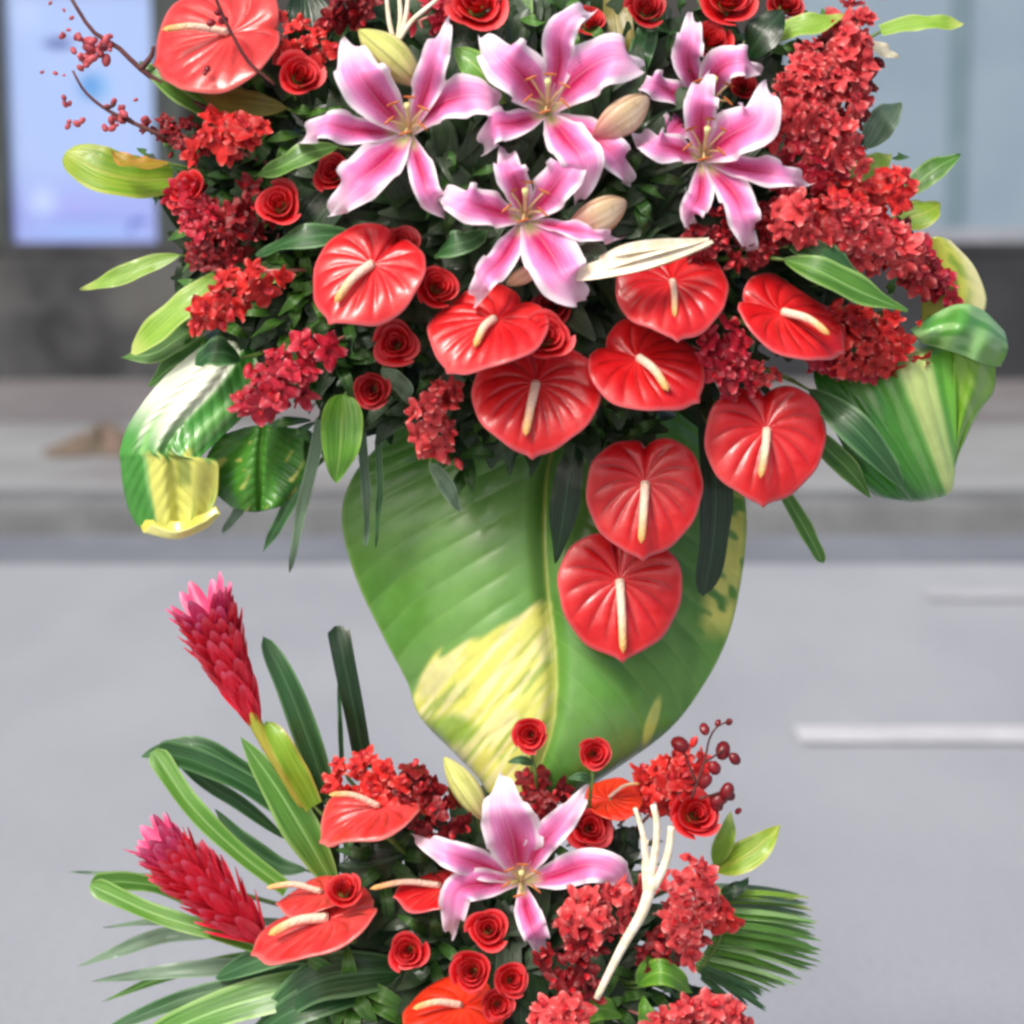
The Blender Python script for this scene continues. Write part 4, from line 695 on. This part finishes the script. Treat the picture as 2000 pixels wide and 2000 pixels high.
BUDM = {k: MB().tube([(0, 0, 0), (0, 0, .2), (0, 0, .5), (0, 0, .75), (0, 0, .95)], [.05, .2, .26, .18, .03], 8).mesh('bud', m) for k, m in ORC.items()}
def spray(pts, rpx, n, size, tone, label, o=None, buds=0, do=.0, name='orchid_spray', group='red orchid sprays', taper=.4):
    cs = cr([(x, y) for x, y in pts], 60); b = P(*pts[0], (mo(*pts[0]) if o is None else o)+do); t = thing(name, label, 'flower', b, group); r_ = random.Random(label)
    stem = [P(x, y, (mo(x, y) if o is None else o)+do-.012) for x, y in cr(pts, 12)]
    F = FU if pts[0][1] < 1330 else FL; part('stem', MB().tube([b*.8+F*.2-CZ*.01]+stem, .0018, 6).mesh('stem', PSTEM if tone != 'dark' else TWIG, b), t)
    n = int(n*1.3); size *= .98
    for k in range(n):
        s = (k+.5*r_.random())/n; x, y = cs[min(59, int(s*59))]; ang = k*2.39996+r_.uniform(-.4, .4); q = math.sqrt(r_.random())*rpx*(1-taper*s)
        dx, dy = math.cos(ang)*q, math.sin(ang)*q; zz = math.sqrt(max(0, 1-(q/rpx)**2))*rpx*PX*.8
        loc = P(x+dx, y+dy, (mo(x, y) if o is None else o)+do+zz*r_.uniform(.55, 1.1)); nn = cam2w((dx/rpx*1.1+r_.uniform(-.35, .35), -dy/rpx*1.1+r_.uniform(-.3, .45), .75)); sc = size*PX*.52*r_.uniform(.7, 1.2)
        M4 = m4(frame(nn, r_.random()*6), loc-b, sc); f = part('floret', FMM[tone][r_.randrange(9)], t, M4); part('lip', LIPM, f)
    for k in range(buds+n//6):
        s = .75+.35*k/max(1, buds) if k < buds else r_.random(); x, y = cs[min(59, int(s*59))]; d = cs[-1]-cs[-8]; x, y = (x, y)+d*max(0, s-1)*2; x += 0 if k < buds else r_.uniform(-.9, .9)*rpx; y += 0 if k < buds else r_.uniform(-.9, .9)*rpx; ang = r_.random()*6; nn = cam2w((d[0]+math.cos(ang)*30, -d[1]+math.sin(ang)*30, 15))
        part('bud', BUDM[tone], t, m4(frame(nn, 0), P(x+r_.uniform(-12, 12), y+r_.uniform(-12, 12), (mo(x, y) if o is None else o)+do)-b, size*PX*.55))
spray([(400, 270), (455, 262), (500, 250)], 48, 11, 66, 'scarlet', 'bright red orchid cluster above the yellow green leaf', do=.04)
spray([(400, 290), (350, 262), (300, 255)], 36, 14, 34, 'dark', 'small dark red blossom sprig touching the poster edge', do=.01, buds=4)
spray([(420, 440), (385, 420), (350, 360)], 46, 12, 58, 'crimson', 'red orchid spray below the profile rose', do=.015)
spray([(470, 400), (440, 470), (400, 505)], 66, 20, 54, 'dark', 'dark crimson orchid spray above the scarlet one', do=.0)
spray([(510, 530), (450, 575), (385, 625)], 48, 13, 64, 'scarlet', 'bright scarlet orchid spray reaching out over the dark wall', do=.035, buds=3)
spray([(600, 690), (550, 745), (485, 800)], 60, 15, 68, 'crimson', 'crimson orchid spray over the white streaked leaf', do=.03, buds=2)
spray([(840, 770), (845, 820), (850, 880)], 48, 11, 58, 'coral', 'pink red floret cluster hanging beside the drooping leaf', do=.01, buds=3)
spray([(520, 60), (600, 90), (640, 110)], 48, 12, 46, 'scarlet', 'loose orange red blossom sprig behind the rose on the coral anthurium', do=-.01)
spray([(650, 30), (700, 5), (740, -20)], 44, 9, 56, 'dark', 'dark pinkish orchids at the frame top above the green bud', do=.0)
spray([(820, 40), (870, 20), (850, -10)], 36, 7, 50, 'crimson', 'crimson florets beside the big top rose', do=-.02)
spray([(1640, 210), (1655, 120), (1672, 40)], 66, 22, 62, 'coral', 'topmost spray of the orchid cascade beside the glass', do=.03, buds=4)
spray([(1560, 190), (1580, 150), (1590, 100)], 52, 14, 60, 'coral', 'orchid spray at the inner side of the cascade top', do=.03)
spray([(1540, 210), (1600, 260), (1660, 300)], 72, 24, 62, 'coral', 'dense orchid spray in the middle of the cascade', do=.03)
spray([(1560, 320), (1600, 330), (1570, 270)], 62, 15, 60, 'crimson', 'crimson orchid spray behind the drooping lily petal', do=.015)
spray([(1620, 400), (1700, 390), (1765, 365)], 56, 16, 62, 'scarlet', 'scarlet orchid spray with an orange red floret against the glass', do=.03)
spray([(1540, 420), (1620, 440), (1700, 450)], 64, 20, 62, 'coral', 'orchid spray at the waist of the cascade', do=.045)
spray([(1640, 450), (1730, 480), (1800, 530)], 62, 20, 62, 'coral', 'orchid spray arching down to the yellow edged leaf', do=.04)
spray([(1740, 490), (1810, 530), (1845, 580)], 52, 14, 56, 'crimson', 'end spray of the cascade beside the yellow edged leaf', do=.035, buds=3)
spray([(1450, 480), (1500, 460), (1530, 400)], 58, 14, 56, 'dark', 'dark red orchids in shade behind the long drooping petal', do=.0)
spray([(1400, 440), (1370, 470), (1390, 500)], 44, 9, 50, 'dark', 'dark orchids at the end of the cream palm blade', do=-.01)
spray([(1610, 650), (1690, 668), (1790, 678)], 66, 26, 64, 'scarlet', 'low scarlet orchid spray above the broad folded leaf', do=.05, taper=.1)
spray([(1590, 700), (1670, 712), (1760, 712)], 40, 14, 56, 'crimson', 'crimson orchids fringing the top of the broad folded leaf', do=.04)
spray([(1400, 660), (1420, 700), (1440, 760)], 48, 13, 60, 'crimson', 'red orchid florets between the pointed and the round veined anthurium', do=.03)
spray([(1450, 720), (1490, 735), (1515, 742)], 22, 5, 46, 'coral', 'small pinkish floret stalk above the round veined anthurium', do=.04)
spray([(1640, 60), (1630, 180), (1590, 310)], 80, 26, 60, 'dark', 'dark crimson orchids deep inside the cascade beside the glass', o=.0)
spray([(1590, 400), (1690, 440), (1790, 520)], 66, 22, 60, 'dark', 'dark crimson orchids deep inside the lower half of the cascade', o=.03)
# lower tier
spray([(790, 1560), (740, 1520), (660, 1510)], 56, 18, 56, 'scarlet', 'red orchid cluster above the coral edge-on anthurium', do=.04)
spray([(860, 1600), (830, 1560), (800, 1510)], 58, 17, 54, 'dark', 'dark red orchid cluster beside the slim yellow bud', do=.025)
spray([(1090, 1600), (1060, 1560), (1040, 1510)], 44, 11, 56, 'dark', 'dark crimson orchids behind the raised lily petal', do=.0)
spray([(1300, 1560), (1330, 1520), (1340, 1480)], 60, 17, 60, 'scarlet', 'red orchid spray around the dark berry branch', do=.03)
spray([(1270, 1540), (1240, 1540), (1200, 1575)], 36, 8, 54, 'scarlet', 'orange red orchids above the forked cream branch', do=.0)
spray([(1200, 1760), (1150, 1790), (1130, 1830)], 66, 17, 66, 'coral', 'coral orchid cluster under the drooping petal of the lower lily', do=.01)
spray([(1100, 1850), (1130, 1890), (1110, 1950)], 56, 13, 60, 'dark', 'dark orchid cluster behind the foot of the cream branch', do=.015)
spray([(1330, 1720), (1350, 1770), (1330, 1840)], 66, 20, 62, 'coral', 'coral orchid spray between the cream branch and the palm frond', do=.03)
spray([(1360, 1760), (1400, 1790), (1440, 1800)], 36, 8, 56, 'scarlet', 'few red florets at the root of the palm frond', do=.04)
spray([(1290, 1850), (1280, 1880), (1300, 1890)], 40, 7, 50, 'dark', 'dark florets low behind the cream branch', do=.0)
spray([(1300, 2000), (1360, 1990), (1450, 1990)], 48, 14, 62, 'coral', 'pinkish orchids along the bottom edge under the palm frond', do=.06)
spray([(1060, 2000), (1100, 1990), (1130, 2000)], 44, 9, 60, 'coral', 'pale red orchids at the bottom edge below the cream branch', do=.06)
# ------------------------------------------------------------------ ginger torches
def bract_mesh(mat):
    g = np.zeros((8, 7, 3))
    for j in range(8):
        v = j/7; w_ = .5*max(.03, math.sin(math.pi*(v*.82+.16)))**.55
        for i in range(7): u = -1+i/3; g[j, i] = (u*w_, .22*u*u*w_-.0+.16*v*v, v)
    return MB().grid(g).mesh('bract', mat)
BR, BRT = bract_mesh(GINGER), bract_mesh(GINTIP)
def ginger(base, tip, w0, w1, stem, label, o, n=70):
    A, B = P(*base, o), P(*tip, o+.01); ax = nrm(B-A); Ln = np.linalg.norm(B-A); t = thing('red_ginger', label, 'flower', A, 'red ginger flowers')
    x = nrm(np.cross(ax, CZ)); y = np.cross(ax, x)
    part('stem', MB().tube(cr([P(*stem, o-.02), (P(*stem, o-.01)+A)/2, A, A+ax*Ln*.85], 14), [.0065]*9+[.005, .004, .004, .003, .002], 10).mesh('stem', simple('ginger_stem', L(176, 160, 66), L(150, 160, 54), .4, 30.), A), t)
    for k in range(n):
        s = (k/(n-1))**.9; a = k*2.39996+random.uniform(-.25, .25); rw = (w0+(w1-w0)*s)*PX*.5; ln = (.052+.012*s)*(.75+.35*math.sin(math.pi*min(1, s+.15))) * (Ln/.14)**.5
        open_ = .22+.30*s if w1 > w0*1.5 else .42-.1*s
        d = math.cos(a)*x+math.sin(a)*y; c = A+ax*Ln*(s*.86-.03)+d*rw*.42; open_ += random.uniform(-.08, .1); ln *= random.uniform(.8, 1.05); zd = nrm(ax*math.cos(open_)+d*math.sin(open_)); yd = nrm(d-zd*(d @ zd)); xd = np.cross(yd, zd)
        R3 = np.stack([xd*.016, yd*.024, zd*ln], 1); m = Matrix([[*R3[i], (c-A)[i]] for i in range(3)]+[[0, 0, 0, 1]]); part('bract', BRT if s > .82 else BR, t, m)
ginger((497, 1408), (392, 1176), 20, 84, (600, 1585), 'upright torch of red ginger with a pink flared top', .06, 130)
ginger((505, 1830), (302, 1640), 50, 52, (640, 1880), 'lower red ginger torch with a pink rounded tip', .055, 130)
# ------------------------------------------------------------------ palm frond, cream pieces, twigs, berries
t = thing('palm_frond', 'feathery green palm frond fanning out above the pavement road side', 'leaf', P(1360, 1850, .06)); b = np.array(t.location)
def leaflet(p0, p1, w_, m, o0, o1, sag=0.):
    A, B = P(*p0, o0), P(*p1, o1); c = cr([A, (A+B)/2+np.array([0, -.01, .006+sag]), B], 14); g = ribbon(c, w_*PX*prof_thin(np.linspace(0, 1, 14)), cam2w((random.uniform(-.3, .3), .6, 1)), 3, .35, .0); part('leaflet', MB().grid(g).mesh('leaflet', m, b), t)
for k in range(56):
    f = k/55; x0 = 1375+34*math.sin(f*3)-f*25; y0 = 1730+f*160; ex = 1562+34*math.sin(f*math.pi*.9)-70*max(0, f-.7)/.3+random.uniform(-22, 16); ey = 1740+f*205+random.uniform(-10, 10)
    leaflet((x0, y0), (ex, ey), 13+6*random.random(), (PLM, MIDG, PLM, BRG)[k % 4] if f > .25 else (GRG, LTG)[k % 2], .05, -.01+random.uniform(-.02, .02))
for k in range(9): leaflet((1370, 1885+k*3), (1470+random.uniform(-30, 30), 1940+k*6), 16, DKG, .05, .04)
part('rachis', MB().tube(cr([P(1330, 1830, .02), P(1385, 1770, .05), P(1410, 1820, .05), P(1365, 1900, .05)], 14), .002, 6).mesh('rachis', STEM, b), t)
t = thing('dried_palm', 'cream split palm blade lying across below the lowest upper lily', 'dried leaf', P(1100, 545, .16)); b = np.array(t.location)
for a, z, c, w_ in (((1095, 546), (1250, 510), (1392, 472), 40), ((1110, 548), (1260, 520), (1388, 480), 20), ((1130, 540), (1250, 495), (1385, 466), 26), ((1170, 505), (1240, 485), (1380, 468), 22)):
    cc = cr([P(*a, .165), P(*z, .185), P(*c, .15)], 22); g = ribbon(cc, w_*PX*prof_lance(np.linspace(.03, .97, 22)), cam2w((0, .5+random.uniform(-.3, .3), 1)), 5, .35); part('strip', MB().grid(g).mesh('strip', WOODC, b), t)
t = thing('cream_branch', 'pale forked branch rising beside the lower lily', 'branch', P(1165, 1945, .12)); b = np.array(t.location)
for pth, r0, r1 in (([(1165, 1950), (1215, 1850), (1255, 1780), (1275, 1715)], 6, 12), ([(1275, 1725), (1262, 1680), (1256, 1630), (1240, 1578)], 8, 4), ([(1268, 1720), (1280, 1660), (1283, 1610), (1276, 1572)], 8, 6), ([(1275, 1735), (1298, 1690), (1308, 1650), (1311, 1614)], 9, 6.5), ([(1262, 1745), (1258, 1690), (1264, 1640)], 6, 3)):
    c = cr([P(x, y, .19) for x, y in pth], 16); part('fork' if len(t.children) else 'limb', MB().tube(c, np.linspace(r0, r1, 16)*PX, 10).mesh('limb', WOODC, b), t)
t = thing('cream_twigs', 'bunch of thin cream twigs rising above the fat green bud', 'branch', P(775, 80, .1)); b = np.array(t.location)
for pth in ([(772, 90), (760, 40), (752, -40)], [(776, 85), (782, 30), (776, -40)], [(778, 80), (805, 40), (850, 2), (880, -30)], [(774, 82), (792, 35), (800, -40)]):
    c = cr([P(x, y, .1) for x, y in pth], 14); part('twig', MB().tube(c, np.linspace(5, 3.4, 14)*PX, 8).mesh('twig', WOODC, b), t)
def sprig(stems, beads, label, o, bm, name='berry_sprig', rs=(3, 1.6), cat='branch', el=1.3):
    t = thing(name, label, cat, P(*stems[0][0], o), 'twigs with buds and berries'); b = np.array(t.location)
    for pth in stems: part('twig', MB().tube(cr([P(x, y, o) for x, y in pth], 14), np.linspace(*rs, 14)*PX, 6).mesh('twig', TWIG, b), t)
    for x, y, r in [(x+random.uniform(-q, q)*r*1.3, y+random.uniform(-q, q)*r*1.3, r*(random.uniform(.36, .62) if bm else 1)) for x, y, r in beads for q in ((.3, 1, 1.2) if bm and r > 9 else (0,))]: part('berry', BEAD[bm], t, m4(frame(cam2w((random.uniform(-1, 1), random.uniform(-1, 1), .4)), 0), P(x, y, o+random.uniform(-.01, .01))-b, r*PX))
BEAD = {0: MB().ball((0, 0, 0), (1, 1, 1.3), 0, 8, 6).mesh('berry', BERRY), 1: MB().ball((0, 0, 0), (1, 1, 1.5), 0, 8, 6).mesh('berry', BERRYP)}
sprig([[(425, 225), (340, 180), (275, 135), (230, 92), (180, 60), (135, -10)], [(275, 135), (295, 110), (300, 90)]], [(125, 20, 7), (98, 6, 9), (140, 35, 9), (130, 60, 10), (150, 70, 11), (185, 85, 16), (200, 100, 15), (180, 105, 14), (175, 122, 12), (200, 80, 11), (155, 110, 10), (215, 98, 8), (190, 95, 13), (168, 128, 9)], 'dark flowering twig with pink buds arching over the blue poster', .04, 1, 'budding_twig', (7, 3.5))
sprig([[(330, 270), (260, 240), (205, 212), (165, 178), (142, 138)], [(205, 212), (222, 205), (226, 195)], [(260, 240), (240, 225), (238, 235)]], [(82, 141, 7), (108, 143, 7), (125, 147, 5), (132, 204, 11), (145, 238, 13), (160, 236, 9), (222, 198, 10), (235, 215, 12), (222, 240, 13), (215, 255, 11), (265, 195, 7), (230, 228, 12), (280, 248, 12)], 'lower budding twig with pink tips in front of the poster', .04, 1, 'budding_twig', (5, 2.4))
sprig([[(415, -20), (435, 30), (455, 70), (485, 120), (536, 165)]], [(412, 45, 7), (436, 40, 8), (425, 25, 6), (405, 135, 6), (400, 142, 5)], 'bare dark twig crossing the large coral anthurium', .115, 0, 'budding_twig', (3.2, 3))
sprig([[(1350, 1560), (1375, 1490), (1385, 1445), (1400, 1420), (1425, 1408)], [(1375, 1490), (1405, 1470), (1415, 1462)], [(1360, 1530), (1340, 1480), (1328, 1455)], [(1365, 1560), (1400, 1550), (1420, 1545)]], [(1376, 1424, 10), (1402, 1412, 6), (1424, 1410, 7), (1328, 1454, 15), (1412, 1466, 15), (1395, 1500, 13), (1378, 1525, 12), (1420, 1545, 14), (1405, 1560, 15), (1424, 1552, 11), (1435, 1482, 11), (1400, 1572, 12), (1442, 1584, 6)], 'branch of dark red berries above the large open rose', .08, 0)
sprig([[(480, 480), (500, 440), (490, 415)], [(520, 500), (540, 470), (545, 455)]], [(462, 414, 7), (484, 418, 7), (540, 480, 6), (500, 470, 6), (478, 440, 6)], 'tiny pale pink buds above the dark crimson orchids', .09, 1, 'budding_twig')
# ------------------------------------------------------------------ bunches of mid-green filler leaves tucked between the flowers
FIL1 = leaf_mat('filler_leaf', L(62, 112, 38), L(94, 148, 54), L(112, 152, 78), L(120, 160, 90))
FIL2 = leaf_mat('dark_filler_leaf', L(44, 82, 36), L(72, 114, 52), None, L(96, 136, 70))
def bunch(x, y, n, ln, label, mat=FIL1, do=-.032, sp=55, up=.2):
    b = P(x, y, mo(x, y)+do-.03); t = thing('greenery_bunch', label, 'foliage', b, 'filler greenery between the flowers'); r_ = random.Random(label)
    for k in range(n):
        a = 2.39996*k+r_.uniform(-.5, .5); q = sp*math.sqrt((k+.5)/n); x1, y1 = x+q*math.cos(a), y+q*math.sin(a); l = ln*r_.uniform(.7, 1.2); a2 = a+r_.uniform(-.7, .7)
        c = cr([P(x1-.3*l*math.cos(a2), y1-.3*l*math.sin(a2), mo(x1, y1)+do-.03), P(x1+.25*l*math.cos(a2), y1+.25*l*math.sin(a2), mo(x1, y1)+do+.01), P(x1+.7*l*math.cos(a2), y1+.7*l*math.sin(a2)+6, mo(x1, y1)+do-.01)], 9)
        part('leaf', MB().grid(ribbon(c, ln*.3*PX*PROF['lance'](np.linspace(.03, .98, 9)), cam2w((r_.uniform(-.5, .5), r_.uniform(0, .8), 1)), 5, .22)).mesh('leaf', mat, b), t)
    part('stem', MB().tube(cr([b, b*.6+(FU if y < 1330 else FL)*.4], 4), .002, 6).mesh('stem', STEM, b), t)
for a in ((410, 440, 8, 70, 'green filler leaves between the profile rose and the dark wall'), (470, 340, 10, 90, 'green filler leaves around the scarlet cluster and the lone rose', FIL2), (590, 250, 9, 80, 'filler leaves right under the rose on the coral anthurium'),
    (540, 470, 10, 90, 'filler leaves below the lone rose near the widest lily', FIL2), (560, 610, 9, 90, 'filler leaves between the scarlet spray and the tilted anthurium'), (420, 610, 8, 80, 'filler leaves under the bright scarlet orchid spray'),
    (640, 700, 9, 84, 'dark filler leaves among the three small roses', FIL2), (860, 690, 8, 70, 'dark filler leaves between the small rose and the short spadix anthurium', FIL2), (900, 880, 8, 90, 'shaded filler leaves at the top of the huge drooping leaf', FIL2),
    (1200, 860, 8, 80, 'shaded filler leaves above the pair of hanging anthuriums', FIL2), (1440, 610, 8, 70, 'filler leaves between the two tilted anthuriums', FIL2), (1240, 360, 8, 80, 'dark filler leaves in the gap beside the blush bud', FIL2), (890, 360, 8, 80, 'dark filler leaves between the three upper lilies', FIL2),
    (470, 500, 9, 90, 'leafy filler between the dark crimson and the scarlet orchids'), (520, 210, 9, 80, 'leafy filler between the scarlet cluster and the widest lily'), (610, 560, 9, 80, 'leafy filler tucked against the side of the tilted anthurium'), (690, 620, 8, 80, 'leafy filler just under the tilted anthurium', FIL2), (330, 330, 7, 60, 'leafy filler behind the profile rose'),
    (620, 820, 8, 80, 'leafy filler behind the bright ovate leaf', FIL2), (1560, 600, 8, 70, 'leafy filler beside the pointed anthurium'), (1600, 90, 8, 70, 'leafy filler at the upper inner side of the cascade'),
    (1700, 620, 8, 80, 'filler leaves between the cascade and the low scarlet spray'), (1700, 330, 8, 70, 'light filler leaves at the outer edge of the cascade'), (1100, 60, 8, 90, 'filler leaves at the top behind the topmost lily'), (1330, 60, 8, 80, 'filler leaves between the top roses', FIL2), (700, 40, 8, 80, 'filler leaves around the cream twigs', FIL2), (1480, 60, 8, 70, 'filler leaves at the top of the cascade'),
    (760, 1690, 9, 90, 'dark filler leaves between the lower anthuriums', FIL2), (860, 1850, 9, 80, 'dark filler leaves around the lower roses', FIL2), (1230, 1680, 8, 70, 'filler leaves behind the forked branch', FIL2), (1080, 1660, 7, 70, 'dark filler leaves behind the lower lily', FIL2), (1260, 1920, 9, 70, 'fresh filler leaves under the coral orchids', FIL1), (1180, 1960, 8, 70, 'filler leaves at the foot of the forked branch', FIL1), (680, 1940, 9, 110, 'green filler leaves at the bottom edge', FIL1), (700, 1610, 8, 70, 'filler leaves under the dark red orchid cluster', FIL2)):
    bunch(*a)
# ------------------------------------------------------------------ dark backing foliage (uncountable), coloured dark to deepen the shaded gaps
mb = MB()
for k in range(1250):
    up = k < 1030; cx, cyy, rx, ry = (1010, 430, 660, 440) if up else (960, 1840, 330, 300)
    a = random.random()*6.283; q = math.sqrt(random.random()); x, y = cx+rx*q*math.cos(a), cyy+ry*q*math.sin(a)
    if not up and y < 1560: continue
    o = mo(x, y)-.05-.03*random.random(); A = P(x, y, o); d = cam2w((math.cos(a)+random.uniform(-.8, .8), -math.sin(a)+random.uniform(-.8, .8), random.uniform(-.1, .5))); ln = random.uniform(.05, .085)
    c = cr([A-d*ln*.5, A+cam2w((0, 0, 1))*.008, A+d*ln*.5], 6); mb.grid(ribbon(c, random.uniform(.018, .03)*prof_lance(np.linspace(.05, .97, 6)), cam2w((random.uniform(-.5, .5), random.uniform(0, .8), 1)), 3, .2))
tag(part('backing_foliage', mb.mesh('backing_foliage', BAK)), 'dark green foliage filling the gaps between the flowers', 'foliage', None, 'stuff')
